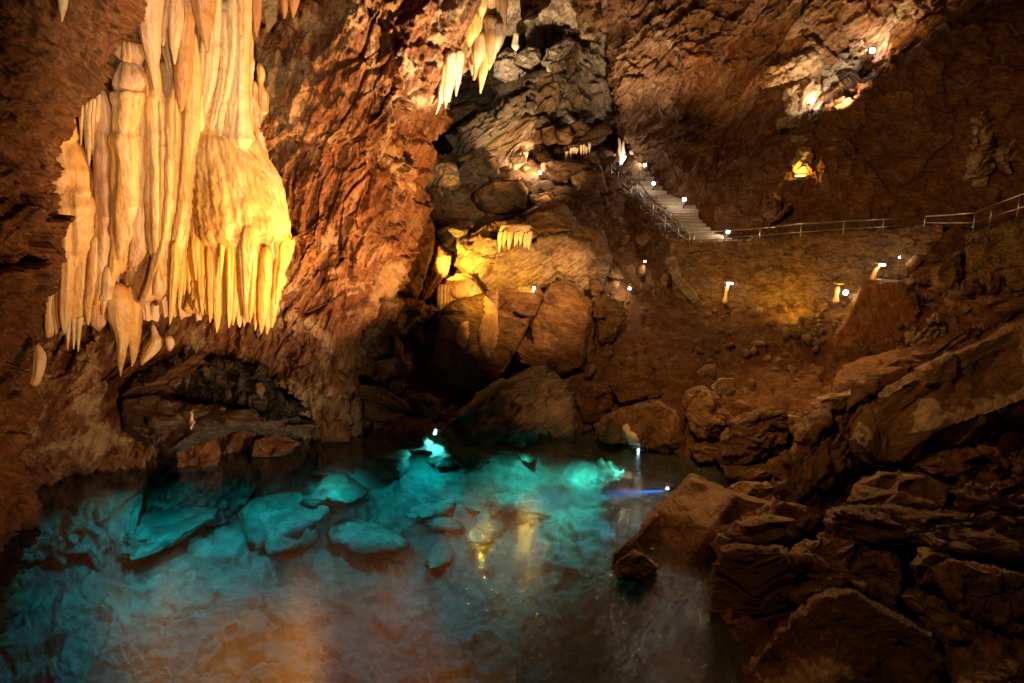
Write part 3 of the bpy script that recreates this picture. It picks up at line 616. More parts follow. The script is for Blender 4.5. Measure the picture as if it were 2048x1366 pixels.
# side wall of the stairs
bot = [(1362, 600, 31.2), (1330, 590, 32.0), (1290, 570, 33.4), (1268, 560, 34.4), (1250, 545, 35.6), (1232, 525, 37.2), (1212, 480, 39.5), (1190, 420, 42.0)]
top = [(q[0]-3, q[1]+3, q[2]+0.02) for q in SL]; mid = [((a[0]+b[0])/2, (a[1]+b[1])/2, (a[2]+b[2])/2-0.1) for a, b in zip(top, bot)]
back = [(q[0]+45, q[1]+1, q[2]+0.3) for q in SL]
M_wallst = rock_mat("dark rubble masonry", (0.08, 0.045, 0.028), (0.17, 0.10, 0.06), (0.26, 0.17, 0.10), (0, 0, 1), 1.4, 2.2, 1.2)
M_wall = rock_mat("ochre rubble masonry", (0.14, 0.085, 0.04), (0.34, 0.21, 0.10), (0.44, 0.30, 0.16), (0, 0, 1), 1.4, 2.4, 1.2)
def masonry(p):
    q = p*np.array([2.3, 2.3, 4.2], np.float32); q = q+0.25*np.stack([perlin(q+3), perlin(q+9), perlin(q+15)], -1)
    return facet(q, 0.35, 0.9)*0.13 + facet(q*2.1+5, 0.4, 0.7)*0.04 + 0.03*fbm(p*5, 3)
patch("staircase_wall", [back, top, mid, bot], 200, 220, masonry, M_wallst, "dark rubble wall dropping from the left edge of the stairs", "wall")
# walkway and its retaining walls
WT = [(1340, 492, 31.4), (1400, 490, 31.3), (1500, 483, 31.2), (1600, 478, 31.0), (1700, 470, 30.8), (1800, 462, 30.5), (1885, 455, 30.0)]
WB = [(1350, 640, 30.3), (1400, 650, 30.1), (1500, 650, 29.9), (1600, 650, 29.6), (1700, 640, 29.3), (1800, 630, 29.0), (1895, 600, 28.8)]
wback = [(q[0], q[1]-1, q[2]+0.6) for q in WT]
wmid = [((a[0]+b[0])/2, (a[1]+b[1])/2, (a[2]+b[2])/2+0.05) for a, b in zip(WT, WB)]
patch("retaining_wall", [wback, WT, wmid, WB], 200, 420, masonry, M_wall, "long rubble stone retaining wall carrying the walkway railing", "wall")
W2T = [(1930, 475, 27.6), (1950, 466, 27.4), (1990, 456, 27.0), (2040, 442, 26.2), (2150, 415, 24.5), (2300, 390, 22.5)]
W2B = [(1935, 590, 27.0), (1955, 590, 26.7), (1990, 585, 26.3), (2040, 580, 25.4), (2150, 570, 24.0), (2300, 560, 22.0)]
w2back = [(q[0], q[1]-3, q[2]+1.5) for q in W2T]; w2m = [((a[0]+b[0])/2, (a[1]+b[1])/2, (a[2]+b[2])/2) for a, b in zip(W2T, W2B)]
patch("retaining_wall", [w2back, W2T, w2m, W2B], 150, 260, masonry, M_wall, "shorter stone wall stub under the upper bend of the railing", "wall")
# walkway surface
pa = [(1330, 486, 31.6), (1450, 484, 31.8), (1600, 474, 31.5), (1750, 464, 31.2), (1880, 455, 30.6), (1960, 456, 28.0), (2060, 434, 26.8), (2250, 400, 23.5)]
pb = [(1345, 478, 34.5), (1450, 474, 35.0), (1600, 466, 34.5), (1750, 458, 34.0), (1880, 448, 33.5), (1970, 444, 31.0), (2080, 426, 29.0), (2300, 395, 25.0)]
patch("path", [pa, pb], 30, 300, lambda p: 0.05*fbm(p*1.5, 3), M_dirt, kind='structure', flip=True)

# ---- railings
def tube(pts, r, na=8):
    pts = [np.array(p, float) for p in pts]; V = []; Fq = []
    for i, p in enumerate(pts):
        d = pts[min(i+1, len(pts)-1)]-pts[max(i-1, 0)]; d /= np.linalg.norm(d)+1e-9
        u = np.cross(d, [0.3, 0.9, 0.2] if abs(d[2]) > 0.8 else [0, 0, 1]); u /= np.linalg.norm(u); w = np.cross(d, u)
        for k in range(na):
            t = 2*math.pi*k/na; V.append(p+r*(math.cos(t)*u+math.sin(t)*w))
    for i in range(len(pts)-1):
        for k in range(na): Fq.append([i*na+k, i*na+(k+1) % na, (i+1)*na+(k+1) % na, (i+1)*na+k])
    V.append(pts[0]); V.append(pts[-1]); a = len(V)-2
    T = []
    for f in Fq: T += [[f[0], f[1], f[2]], [f[0], f[2], f[3]]]
    for k in range(na): T.append([a, (k+1) % na, k]); T.append([a+1, (len(pts)-1)*na+k, (len(pts)-1)*na+(k+1) % na])
    return np.array(V), np.array(T)
def railing(label, posts, mid=0.5, ext0=None):
    """posts: (px, top py, foot py, Y)"""
    root = empty("railing", P(posts[0][0], posts[0][2], posts[0][3]), label, "railing")
    tops = [P(q[0], q[1], q[3]) for q in posts]; feet = []
    for q, t in zip(posts, tops):
        f = P(q[0], q[2], q[3]); f = Vector((t.x, t.y, f.z-0.06)); feet.append(f)
        V, T = tube([f, t], 0.027); link_mesh("post", V, T, M_steel, root)
    V, T = tube(tops if ext0 is None else ext0+tops, 0.030); link_mesh("top_rail", V, T, M_steel, root)
    mids = [f+(t-f)*mid for f, t in zip(feet, tops)]
    V, T = tube(mids, 0.020); link_mesh("mid_rail", V, T, M_steel, root)
railing("steel handrail along the upper flight of the stairs", [(1185, 304, 331, 44.8), (1200, 299, 327, 44), (1211, 314, 342, 43.0), (1223, 326, 355, 41.9), (1237, 339, 368, 40.7), (1250, 353, 386, 39.6), (1264, 366, 397, 38.6)])
railing("steel handrail along the lower flight of the stairs", [(1274, 358, 397, 38.0), (1291, 382, 421, 36.4), (1307, 401, 439, 35.1), (1332, 423, 463, 33.1), (1358, 445, 488, 31.6), (1380, 468, 491, 31.35)])
railing("long low steel railing along the top of the retaining wall", [(1388, 467, 491, 31.35), (1451, 461, 486, 31.3), (1521, 456, 483, 31.2), (1603, 448, 478, 31.05), (1689, 442, 471, 30.9), (1768, 438, 466, 30.7), (1851, 434, 457, 30.3)])
railing("steel railing climbing past the gap at the right edge", [(1851, 433, 455, 29.3), (1951, 426, 462, 27.4), (1985, 411, 453, 27.2), (2041, 390, 441, 26.4), (2120, 362, 418, 25.0), (2220, 335, 400, 23.5)])

# ================================================================== BOULDERS
R = rock
CP = "boulders of the central pile"
R("boulder", "big slanting boulder with a pale tongue of dripstone down its face", "boulder", [(888, 612), (940, 590), (1000, 577), (1075, 578), (1090, 592), (1060, 650), (1012, 738), (960, 790), (890, 800), (855, 770), (862, 700), (872, 650)], 24.2, 3.2, M_boul, 0.6,
  ridge=[(905, 640, .42), (1000, 640, .5), (950, 720, .48), (885, 730, .3), (1050, 612, .4)], amp=.05)
R("boulder", "tall rounded brown boulder leaning beside the long diagonal crack", "boulder", [(1100, 568), (1130, 556), (1162, 575), (1182, 640), (1170, 745), (1105, 757), (1035, 735), (1026, 705), (1056, 650), (1082, 600)], 24.6, 3.0, M_boul, 0.7,
  ridge=[(1110, 620, .45), (1130, 690, .5), (1070, 700, .45), (1158, 650, .35)], amp=.05)
R("boulder", "broad shore slab with a grey broken right face meeting the water", "boulder", [(868, 868), (950, 805), (1000, 765), (1058, 735), (1110, 736), (1140, 775), (1160, 832), (1160, 885), (1000, 890), (880, 885)], 21.8, 2.6, M_grey, 1.2,
  ridge=[(1010, 835, .30), (1070, 790, .35), (1095, 752, .2), (1110, 830, .5), (1050, 860, .45)], grain=(-.5, .2, .8), st=3, amp=.09)
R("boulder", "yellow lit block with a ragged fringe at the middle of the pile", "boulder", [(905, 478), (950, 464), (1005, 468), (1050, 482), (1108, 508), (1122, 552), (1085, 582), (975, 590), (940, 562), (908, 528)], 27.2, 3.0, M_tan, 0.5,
  ridge=[(930, 500, .4), (985, 520, .5), (1050, 540, .42), (960, 560, .45)], grain=(-.3, 0, 1), st=2.2, amp=.10)
R("boulder", "smooth brown cap rock lying over the yellow lit block", "boulder", [(930, 470), (965, 448), (1040, 432), (1095, 405), (1130, 408), (1155, 435), (1152, 462), (1080, 474), (1040, 500), (995, 478)], 28.4, 3.4, M_boul, 1.2, amp=.08)
R("boulder", "cracked tan block right of the fringed yellow rock", "boulder", [(1062, 485), (1130, 468), (1180, 488), (1205, 522), (1222, 552), (1165, 578), (1118, 560), (1085, 525)], 27.6, 2.6, M_tan, 0.5, amp=.14)
R("boulder", "round shouldered brown rock behind the cracked tan block", "boulder", [(1110, 470), (1160, 445), (1205, 460), (1225, 510), (1228, 550), (1200, 555), (1165, 500)], 29, 2.6, M_boul, 0.8)
R("boulder", "white veined cube of rock wedged at the top left of the pile", "boulder", [(874, 458), (906, 447), (942, 455), (928, 476), (908, 505), (884, 492)], 27.2, 1.4, M_grey, 0.3, amp=.08)
R("boulder", "flat brown slab above the white veined cube", "boulder", [(875, 448), (905, 437), (945, 438), (950, 455), (905, 452)], 28, 1.4, M_boul, 0.8)
R("boulder", "tall orange slab leaning on the left wall, upper one", "boulder", [(812, 412), (848, 420), (868, 455), (872, 478), (850, 560), (830, 600), (800, 590), (785, 520), (795, 450)], 24.6, 1.8, M_ora, 0.5,
  ridge=[(825, 470, .4), (820, 540, .45)], amp=.06, group=None)
R("boulder", "orange slab with a sharp slanting edge, between the white veined cube and the left wall", "boulder", [(876, 486), (905, 510), (898, 545), (870, 580), (842, 612), (848, 560)], 25.2, 1.4, M_ora, 0.4, amp=.06)
R("boulder", "long rust coloured slab wedged against the foot of the left wall", "boulder", [(770, 545), (800, 590), (850, 602), (848, 625), (800, 670), (750, 670), (735, 650)], 24.0, 1.6, M_ora, 0.6, amp=.08)
R("boulder", "tan block under the glowing flowstone mound", "boulder", [(832, 620), (865, 608), (888, 622), (882, 650), (862, 662), (832, 645)], 25, 1.2, M_boul, 0.4)
R("boulder", "rounded block below the tan block, left of the stained boulder", "boulder", [(822, 660), (848, 648), (878, 665), (872, 690), (845, 692), (824, 678)], 24.6, 1.1, M_boul, 0.4)
R("boulder", "upright pointed wedge of rock in the dark rubble", "boulder", [(790, 668), (808, 690), (800, 745), (789, 712)], 23.6, 0.6, M_ora, 0.2, amp=.06)
R("boulder", "flat topped cube in the dark rubble left of centre", "boulder", [(750, 722), (795, 713), (794, 750), (760, 758)], 23.4, 1.0, M_boul, 0.5, amp=.06)
R("boulder", "dark cube next to the flat topped cube", "boulder", [(795, 711), (832, 700), (836, 738), (820, 755), (792, 752)], 23.6, 1.0, M_boul, 0.4, amp=.06)
R("boulder", "small dark block under the flat topped cube", "boulder", [(778, 762), (812, 758), (808, 785), (780, 790)], 23.0, 0.8, M_boul, 0.4, amp=.06)
R("boulder", "long plank of brown rock sloping down to the water", "boulder", [(715, 768), (760, 775), (812, 805), (822, 822), (790, 830), (750, 812), (714, 790)], 22.3, 1.0, M_boul, 0.6, amp=.08)
R("boulder", "low split slab at the waterline beside the left wall", "boulder", [(728, 800), (770, 812), (812, 832), (800, 850), (745, 846), (726, 826)], 21.9, 1.0, M_boul, 0.5, amp=.08)
R("boulder", "dark lump low in the shadow under the stained boulder", "boulder", [(820, 790), (860, 785), (890, 800), (900, 835), (850, 850), (820, 830)], 22.6, 1.4, M_boul, 0.5)
R("boulder", "small rock on the shore under the left end of the broad slab", "boulder", [(880, 822), (905, 810), (920, 830), (905, 850), (880, 848)], 22.2, 0.8, M_boul, 0.4)
R("boulder", "brown stub beside the tall rounded boulder", "boulder", [(1182, 598), (1212, 588), (1246, 605), (1246, 640), (1222, 688), (1200, 690), (1190, 640)], 25.8, 1.6, M_boul, 0.6)
R("boulder", "small grey rock in the gap right of the tall boulder", "boulder", [(1178, 560), (1200, 548), (1212, 575), (1200, 600), (1182, 590)], 26.5, 1.0, M_boul, 0.5)
R("boulder", "narrow dark slab behind the tall rounded boulder", "boulder", [(1165, 590), (1186, 600), (1190, 700), (1180, 755), (1160, 740)], 25.2, 1.0, M_boul, 0.4)
# upper chamber
R("boulder", "big smooth brown boulder with a pale right end above the pile", "boulder", [(944, 384), (985, 362), (1038, 360), (1056, 382), (1052, 418), (1010, 428), (960, 420), (944, 405)], 31.5, 2.2, M_boul, 0.6, amp=.05)
R("boulder", "long dark slab leaning diagonally up to the chamber roof", "boulder", [(880, 338), (900, 300), (980, 228), (1045, 183), (1066, 168), (1070, 200), (1030, 250), (985, 290), (950, 320), (930, 350)], 38.2, 2.0, M_grey, 0.5, grain=(-.6, .2, .75), st=4, amp=.12)
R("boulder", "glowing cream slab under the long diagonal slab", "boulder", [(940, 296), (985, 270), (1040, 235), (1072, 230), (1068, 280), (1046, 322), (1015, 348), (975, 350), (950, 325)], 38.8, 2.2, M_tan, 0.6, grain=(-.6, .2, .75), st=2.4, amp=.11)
R("boulder", "rounded lit rock beside the small blocks below the cream slab", "boulder", [(912, 318), (945, 300), (975, 312), (1000, 345), (985, 362), (945, 358), (920, 345)], 36.5, 1.8, M_tan, 0.6)
R("boulder", "dark angular block leaning on the rounded lit rock", "boulder", [(905, 345), (930, 322), (955, 345), (985, 372), (955, 385), (918, 372)], 34.5, 1.4, M_grey, 0.5)
R("boulder", "small cube on the rubble under the cream slab", "boulder", [(1020, 314), (1050, 308), (1054, 325), (1025, 332)], 36.8, 0.9, M_tan, 0.3, amp=.06)
R("boulder", "small brown block left of the small cube", "boulder", [(968, 315), (992, 312), (1002, 335), (985, 347), (968, 340)], 36.0, 1.0, M_boul, 0.3)
R("boulder", "grey slab propped against the left wall corner", "boulder", [(815, 320), (842, 308), (870, 318), (872, 350), (850, 392), (816, 395)], 29.5, 1.8, M_grey, 0.4, grain=(.8, 0, .4), amp=.10)
R("boulder", "cream edged broken block beside the grey propped slab", "boulder", [(868, 330), (895, 318), (918, 345), (915, 368), (890, 385), (862, 375)], 30.5, 1.6, M_tan, 0.4, amp=.13)
R("boulder", "pale small block under the cream edged broken block", "boulder", [(856, 385), (880, 378), (896, 392), (880, 408), (858, 405)], 29.8, 0.9, M_tan, 0.4)
R("boulder", "grey white block beside the pale small block", "boulder", [(885, 392), (915, 385), (935, 392), (928, 412), (898, 416), (884, 408)], 30.0, 1.0, M_grey, 0.4)
R("boulder", "dark slab lying flat below the grey propped slab", "boulder", [(815, 395), (850, 392), (875, 408), (860, 425), (825, 420)], 28.0, 1.4, M_boul, 0.8)
R("boulder", "yellow tinted ledge between left wall and diagonal slab", "boulder", [(872, 240), (910, 215), (955, 205), (965, 225), (940, 250), (905, 268), (878, 275)], 41, 2.0, M_tan, 0.5, amp=.12)
R("boulder", "grey shelf hanging under the middle stalactites", "boulder", [(870, 200), (930, 178), (985, 168), (1000, 190), (960, 212), (905, 232), (872, 245)], 43, 2.2, M_grey, 0.6, amp=.12)
R("boulder", "tall pale slab streaked with white calcite beside the hanging rock", "boulder", [(1110, 225), (1128, 170), (1160, 110), (1195, 75), (1213, 62), (1214, 130), (1222, 200), (1206, 238), (1160, 246), (1118, 242)], 45, 2.4, M_grey, 0.4, grain=(.75, .1, .5), st=4, amp=.12)
R("boulder", "cream slab standing left of the tall streaked slab", "boulder", [(1055, 170), (1078, 155), (1105, 152), (1122, 175), (1112, 215), (1085, 245), (1066, 240), (1062, 205)], 44, 2.0, M_tan, 0.5, grain=(-.5, .1, .8), st=2.5, amp=.12)
R("boulder", "dark slanting rock at the top of the far chamber", "boulder", [(1082, 126), (1098, 98), (1138, 76), (1152, 84), (1132, 116), (1100, 134)], 46, 1.8, M_grey, 0.4)
R("boulder", "cream block under the dark slanting rock", "boulder", [(1092, 132), (1118, 122), (1128, 140), (1105, 150), (1095, 145)], 45, 1.0, M_tan, 0.4, amp=.06)
R("boulder", "grey hump in the middle of the far chamber", "boulder", [(1032, 110), (1055, 92), (1080, 98), (1085, 125), (1060, 138), (1035, 130)], 47, 1.8, M_grey, 0.5, amp=.06)
R("boulder", "smooth white banded slab left of the grey hump", "boulder", [(985, 120), (1012, 95), (1035, 100), (1032, 130), (1055, 145), (1020, 165), (985, 150)], 47.5, 1.8, M_grey, 0.6)
R("boulder", "upright dark cube at the foot of the tall streaked slab", "boulder", [(1082, 256), (1108, 250), (1117, 285), (1095, 292), (1086, 285)], 41, 1.2, M_boul, 0.3, amp=.06)
R("boulder", "brown block left of the upright dark cube", "boulder", [(1060, 262), (1080, 258), (1084, 286), (1062, 292)], 41.5, 1.0, M_boul, 0.3, amp=.07)
R("boulder", "triangular grey block in front of the cream slab", "boulder", [(1062, 250), (1085, 228), (1102, 245), (1090, 252), (1066, 258)], 42, 1.0, M_grey, 0.3)
for i, (lb, ol, Y) in enumerate([("dark rock right of the upright dark cube", [(1112, 262), (1140, 252), (1150, 275), (1135, 290), (1116, 288)], 41.2),
        ("rounded rock below the streaked slab, nearest its foot", [(1140, 248), (1165, 240), (1182, 255), (1172, 275), (1148, 275)], 42),
        ("long layered rock dipping toward the stair head", [(1130, 300), (1165, 272), (1215, 238), (1228, 262), (1190, 285), (1150, 310)], 41),
        ("brown rock under the stair head railing", [(1150, 310), (1190, 300), (1200, 325), (1165, 335)], 40.5),
        ("big shadowed boulder left of the stair wall", [(1140, 352), (1165, 340), (1205, 345), (1214, 380), (1180, 398), (1145, 388)], 37),
        ("layered rock just right of the bright chamber lamp", [(1076, 350), (1085, 330), (1120, 318), (1165, 325), (1195, 338), (1150, 348), (1120, 372), (1090, 372)], 38),
        ("thin layered ledge under the shadowed boulder", [(1080, 378), (1130, 372), (1180, 392), (1215, 400), (1180, 412), (1110, 405)], 35.5),
        ("squat dark rock between ledge and smooth brown boulder", [(1060, 392), (1095, 388), (1110, 405), (1085, 420), (1058, 415)], 33.5)]):
    R("boulder", lb, "boulder", ol, Y, 1.8, M_strat if 'layered' in lb else M_boul, 0.5, grain=(-.4, .1, .9), st=3, amp=.10)
# hanging rocks at the roof
R("hanging_rock", "dark tongue of rock hanging from the top of the far chamber", "rock", [(1040, -40), (1110, -50), (1098, 10), (1070, 34), (1045, 42), (1038, 20)], 34, 1.6, M_back, 0, amp=.10)
R("hanging_rock", "short brown fang of rock beside the dark hanging tongue", "rock", [(1130, -40), (1215, -60), (1205, 40), (1185, 80), (1165, 75), (1150, 30)], 41, 2.0, M_back, 0, amp=.10)
# slope on the right
R("boulder", "plank shaped rock leaning on the retaining wall", "boulder", [(1326, 522), (1336, 512), (1352, 514), (1362, 550), (1402, 604), (1390, 612), (1352, 572)], 29.6, 0.7, M_tan, 0.2, amp=.06)
R("boulder", "large brown slope boulder below the triangular lamp", "boulder", [(1722, 572), (1752, 560), (1800, 562), (1845, 585), (1852, 622), (1822, 668), (1792, 722), (1745, 735), (1702, 735), (1660, 700), (1668, 670), (1692, 632)], 25, 2.6, M_ora, 1.0,
  ridge=[(1760, 600, .3), (1740, 650, .48), (1780, 690, .4), (1700, 690, .4)], amp=.06)
R("boulder", "pale ragged flake hanging off the slope boulder", "boulder", [(1664, 702), (1700, 706), (1708, 728), (1680, 736), (1668, 718)], 24.2, 0.5, M_tan, 0.2)
R("boulder", "small pale stone on the earth slope", "boulder", [(1612, 660), (1632, 656), (1650, 668), (1640, 680), (1612, 690), (1604, 682)], 26.5, 0.6, M_tan, 0.3)
R("boulder", "tall wedge of rock in the gap between the two stone walls", "boulder", [(1858, 540), (1895, 510), (1922, 500), (1925, 560), (1905, 592), (1866, 585)], 28, 1.4, M_boul, 0.4, amp=.08)
R("boulder", "slab lying on the slope under the railing gap", "boulder", [(1815, 535), (1870, 480), (1925, 448), (1965, 450), (1960, 520), (1935, 575), (1890, 580), (1835, 565)], 29.2, 1.8, M_dirt, 0.8)
R("boulder", "upright stone under the shorter wall", "boulder", [(1974, 545), (1988, 538), (2002, 552), (1996, 588), (1976, 590)], 25.5, 0.7, M_ora, 0.2)
R("boulder", "block leaning left of the upright stone", "boulder", [(1925, 560), (1955, 552), (1968, 590), (1935, 600), (1918, 590)], 25.6, 0.9, M_boul, 0.3)
R("boulder", "shadowed boulder below the shorter wall at the photo edge", "boulder", [(1880, 625), (1920, 600), (2000, 595), (2080, 600), (2090, 660), (1990, 672), (1900, 665)], 23, 2.0, M_boul, 0.8)
R("boulder", "ragged pale rock catching light on the right slope", "boulder", [(1822, 712), (1818, 690), (1850, 655), (1872, 625), (1880, 640), (1888, 662), (1872, 690), (1850, 728)], 21.5, 0.9, M_tan, 0.3, amp=.14)
R("boulder", "small block behind the ragged pale rock", "boulder", [(1808, 665), (1832, 660), (1838, 680), (1812, 690)], 22.2, 0.7, M_tan, 0.3, amp=.06)
R("boulder", "long earth covered slab running diagonally down the right slope", "boulder", [(1655, 800), (1700, 742), (1790, 700), (1870, 700), (1930, 660), (2080, 600), (2110, 650), (1960, 720), (1850, 745), (1760, 800), (1700, 835)], 20, 2.0, M_dirt, 1.4, amp=.07)
R("boulder", "huge overhanging slab filling the right side", "boulder", [(1688, 884), (1700, 850), (1745, 800), (1820, 745), (1900, 705), (2000, 660), (2120, 610), (2220, 760), (2120, 860), (2010, 870), (1930, 905), (1885, 900), (1835, 935), (1745, 932), (1705, 912)], 16.8, 3.6, M_stratd, 1.3,
  ridge=[(1760, 850, .28), (1850, 790, .30), (1980, 740, .26), (1730, 895, .36), (1860, 865, .40), (1990, 820, .42), (2090, 780, .4)], grain=(-.6, .1, .8), st=3, amp=.05)
R("boulder", "triangular boulder tucked under the huge overhanging slab", "boulder", [(1828, 932), (1880, 905), (1960, 885), (2000, 895), (2012, 935), (1930, 960), (1860, 950)], 15.4, 1.4, M_boul, 0.7)
R("boulder", "dark steeply layered rock standing right of the shore", "boulder", [(1556, 985), (1570, 930), (1610, 870), (1650, 820), (1710, 775), (1752, 755), (1735, 800), (1700, 850), (1690, 890), (1705, 925), (1650, 985), (1618, 1020), (1580, 1010)], 16.6, 1.8, M_stratd, 0.8, grain=(-.65, .1, .6), st=5, amp=.13)
R("boulder", "lit ledge on top of the steeply layered rock", "boulder", [(1620, 808), (1632, 795), (1690, 790), (1725, 778), (1700, 808), (1655, 830), (1625, 828)], 17.2, 0.9, M_tan, 0.5)
R("boulder", "thinly layered boulder at the right bank", "boulder", [(1438, 915), (1452, 868), (1475, 838), (1520, 824), (1575, 824), (1592, 850), (1575, 885), (1530, 900), (1500, 930), (1455, 935)], 18.2, 1.6, M_strat, 0.8, grain=(-.15, .1, 1), st=7, amp=.12)
R("boulder", "pale curved flake behind the thinly layered boulder", "boulder", [(1572, 830), (1596, 832), (1618, 848), (1610, 868), (1592, 884), (1578, 862)], 18.0, 0.5, M_tan, 0.2, amp=.05)
R("boulder", "shore boulder with a pale yellow drip at the waterline", "boulder", [(1188, 852), (1205, 832), (1260, 812), (1318, 803), (1360, 822), (1380, 860), (1378, 905), (1340, 915), (1262, 895), (1200, 880)], 20.0, 1.8, M_boul, 0.9,
  ridge=[(1240, 850, .35), (1310, 845, .42), (1340, 880, .46), (1270, 875, .45)], amp=.09)
R("boulder", "rough upright rock right of the dripping shore boulder", "boulder", [(1362, 800), (1395, 775), (1425, 782), (1445, 815), (1470, 840), (1450, 870), (1405, 885), (1375, 860)], 19.9, 1.6, M_boul, 0.7, amp=.14)
R("boulder", "small perched rock high on the bank", "boulder", [(1392, 745), (1408, 730), (1432, 728), (1434, 752), (1420, 768), (1396, 766)], 22.3, 0.8, M_boul, 0.3)
R("boulder", "smooth rounded stone right of the small perched rock", "boulder", [(1420, 772), (1440, 756), (1468, 756), (1472, 782), (1452, 802), (1430, 796)], 21.4, 0.8, M_tan, 0.3, amp=.05)
R("boulder", "low earthy boulder on the bank above the shore", "boulder", [(1215, 770), (1260, 748), (1310, 755), (1330, 790), (1290, 805), (1235, 808)], 21.6, 1.4, M_dirt, 0.8)
R("boulder", "lumpy boulder right of the broad shore slab", "boulder", [(1150, 790), (1190, 765), (1225, 785), (1230, 820), (1195, 842), (1165, 850)], 21.4, 1.2, M_dirt, 0.6)
R("boulder", "flat stone at the water edge below the layered boulder", "boulder", [(1440, 925), (1490, 935), (1540, 925), (1560, 945), (1500, 970), (1450, 955)], 17.3, 1.0, M_boul, 0.8)
R("boulder", "small flat topped stone above the triangular slab", "boulder", [(1460, 975), (1480, 962), (1520, 965), (1548, 975), (1530, 995), (1478, 1002)], 16.2, 0.8, M_tan, 0.4, amp=.08)
R("boulder", "large triangular slab with a lit tip sliding into the pool", "boulder", [(1380, 946, 16.7), (1425, 965, 16.2), (1475, 985, 15.8), (1550, 1005, 15.3), (1540, 1060, 14.4), (1480, 1110, 13.4), (1430, 1200, 12.3), (1330, 1200, 12.6), (1222, 1140, 13.0), (1228, 1108, 13.2), (1288, 1046, 14.4), (1338, 988, 15.8)], 15, 1.3, M_boul,
  ridge=[(1400, 985, .12), (1330, 1080, .2), (1420, 1060, .22), (1480, 1030, .15), (1370, 1140, .3)], amp=.045)
R("boulder", "small stone half under water at the lower tip of the triangular slab", "boulder", [(1230, 1128), (1268, 1100), (1292, 1110), (1315, 1135), (1290, 1160), (1235, 1160)], 12.7, 0.7, M_boul, 0.3)
R("boulder", "rounded knobbly boulder right of the triangular slab", "boulder", [(1455, 1070), (1470, 1045), (1530, 1030), (1590, 1040), (1600, 1075), (1550, 1100), (1480, 1100)], 13.9, 1.4, M_boul, 0.5)
R("boulder", "brown lump between the knobbly boulder and the dark layered rock", "boulder", [(1510, 1030), (1550, 1000), (1600, 1010), (1650, 1030), (1620, 1070), (1560, 1060)], 14.6, 1.2, M_boul, 0.5)
R("boulder", "small rock at the top left corner of the stacked layered block", "boulder", [(1418, 1090), (1438, 1068), (1462, 1080), (1458, 1110), (1432, 1118)], 13.4, 0.6, M_boul, 0.3)
R("boulder", "upright stacked layered block rising from the dark water", "boulder", [(1440, 1095), (1470, 1088), (1520, 1092), (1575, 1098), (1602, 1150), (1590, 1240), (1560, 1300), (1500, 1330), (1395, 1300), (1410, 1240), (1414, 1190), (1428, 1130)], 12.0, 1.7, M_strat, 0.3,
  ridge=[(1465, 1140, .4), (1540, 1150, .42), (1460, 1240, .45), (1530, 1240, .45), (1500, 1190, .5)], grain=(-.08, .1, 1), st=5, amp=.06, fsize=1.1)
R("boulder", "big slanting ribbed slab at the bottom of the photo", "boulder", [(1478, 1350), (1500, 1310), (1570, 1240), (1640, 1182), (1705, 1172), (1790, 1222), (1870, 1268), (1900, 1330), (1910, 1480), (1470, 1480)], 10.3, 2.0, M_strat, 0.9,
  ridge=[(1590, 1300, .3), (1690, 1250, .34), (1780, 1310, .4), (1640, 1400, .45), (1820, 1400, .45)], grain=(.75, .1, .62), st=4, amp=.055, fsize=1.0)
R("boulder", "broken ledge above the ribbed slab", "boulder", [(1578, 1110), (1640, 1070), (1720, 1075), (1790, 1105), (1812, 1160), (1790, 1230), (1730, 1195), (1690, 1170), (1640, 1180), (1600, 1150)], 12.2, 1.6, M_boul, 0.6, amp=.12)
R("boulder", "small angular block beneath the broken ledge", "boulder", [(1572, 1190), (1620, 1160), (1660, 1175), (1640, 1205), (1590, 1215)], 11.3, 0.6, M_boul, 0.3)
R("boulder", "big shadowed block at the lower right edge", "boulder", [(1815, 1125), (1848, 1100), (1900, 1115), (2000, 1140), (2120, 1160), (2160, 1300), (2040, 1275), (1960, 1250), (1895, 1195), (1835, 1165)], 10.9, 1.6, M_boul, 0.7,
  ridge=[(1860, 1135, .3), (1960, 1180, .4), (2060, 1210, .4), (2080, 1250, .3)], amp=.08)
R("boulder", "long flat layered slab across the right bank", "boulder", [(1640, 1045), (1665, 1018), (1720, 1010), (1900, 1030), (2120, 1040), (2140, 1140), (1960, 1125), (1800, 1100), (1690, 1085)], 13.0, 2.0, M_strat, 1.0, grain=(-.06, .1, 1), st=8, amp=.07, fsize=.9)
R("boulder", "brown flat topped block behind the long layered slab", "boulder", [(1692, 1005), (1710, 970), (1760, 945), (1850, 950), (1905, 975), (1900, 1015), (1810, 1025), (1720, 1022)], 14.4, 1.6, M_boul, 0.8, amp=.07)
R("boulder", "low block under the triangular boulder, right of the flat topped one", "boulder", [(1900, 975), (1960, 962), (2100, 960), (2130, 1030), (1990, 1035), (1910, 1020)], 14.0, 1.6, M_strat, 0.8, st=5)
R("boulder", "shadowed block in the bottom right corner", "boulder", [(1890, 1290), (1950, 1270), (2100, 1310), (2140, 1480), (1900, 1480)], 9.6, 1.4, M_boul, 0.7)
R("boulder", "dark block under the big shadowed block", "boulder", [(1800, 1190), (1850, 1180), (1930, 1235), (2010, 1275), (1990, 1310), (1880, 1290)], 10.8, 1.2, M_boul, 0.6)
R("boulder", "small wet rock in front of the layered boulder at the waterline", "boulder", [(1375, 895), (1410, 885), (1445, 900), (1440, 922), (1395, 925)], 18.6, 0.8, M_boul, 0.4)
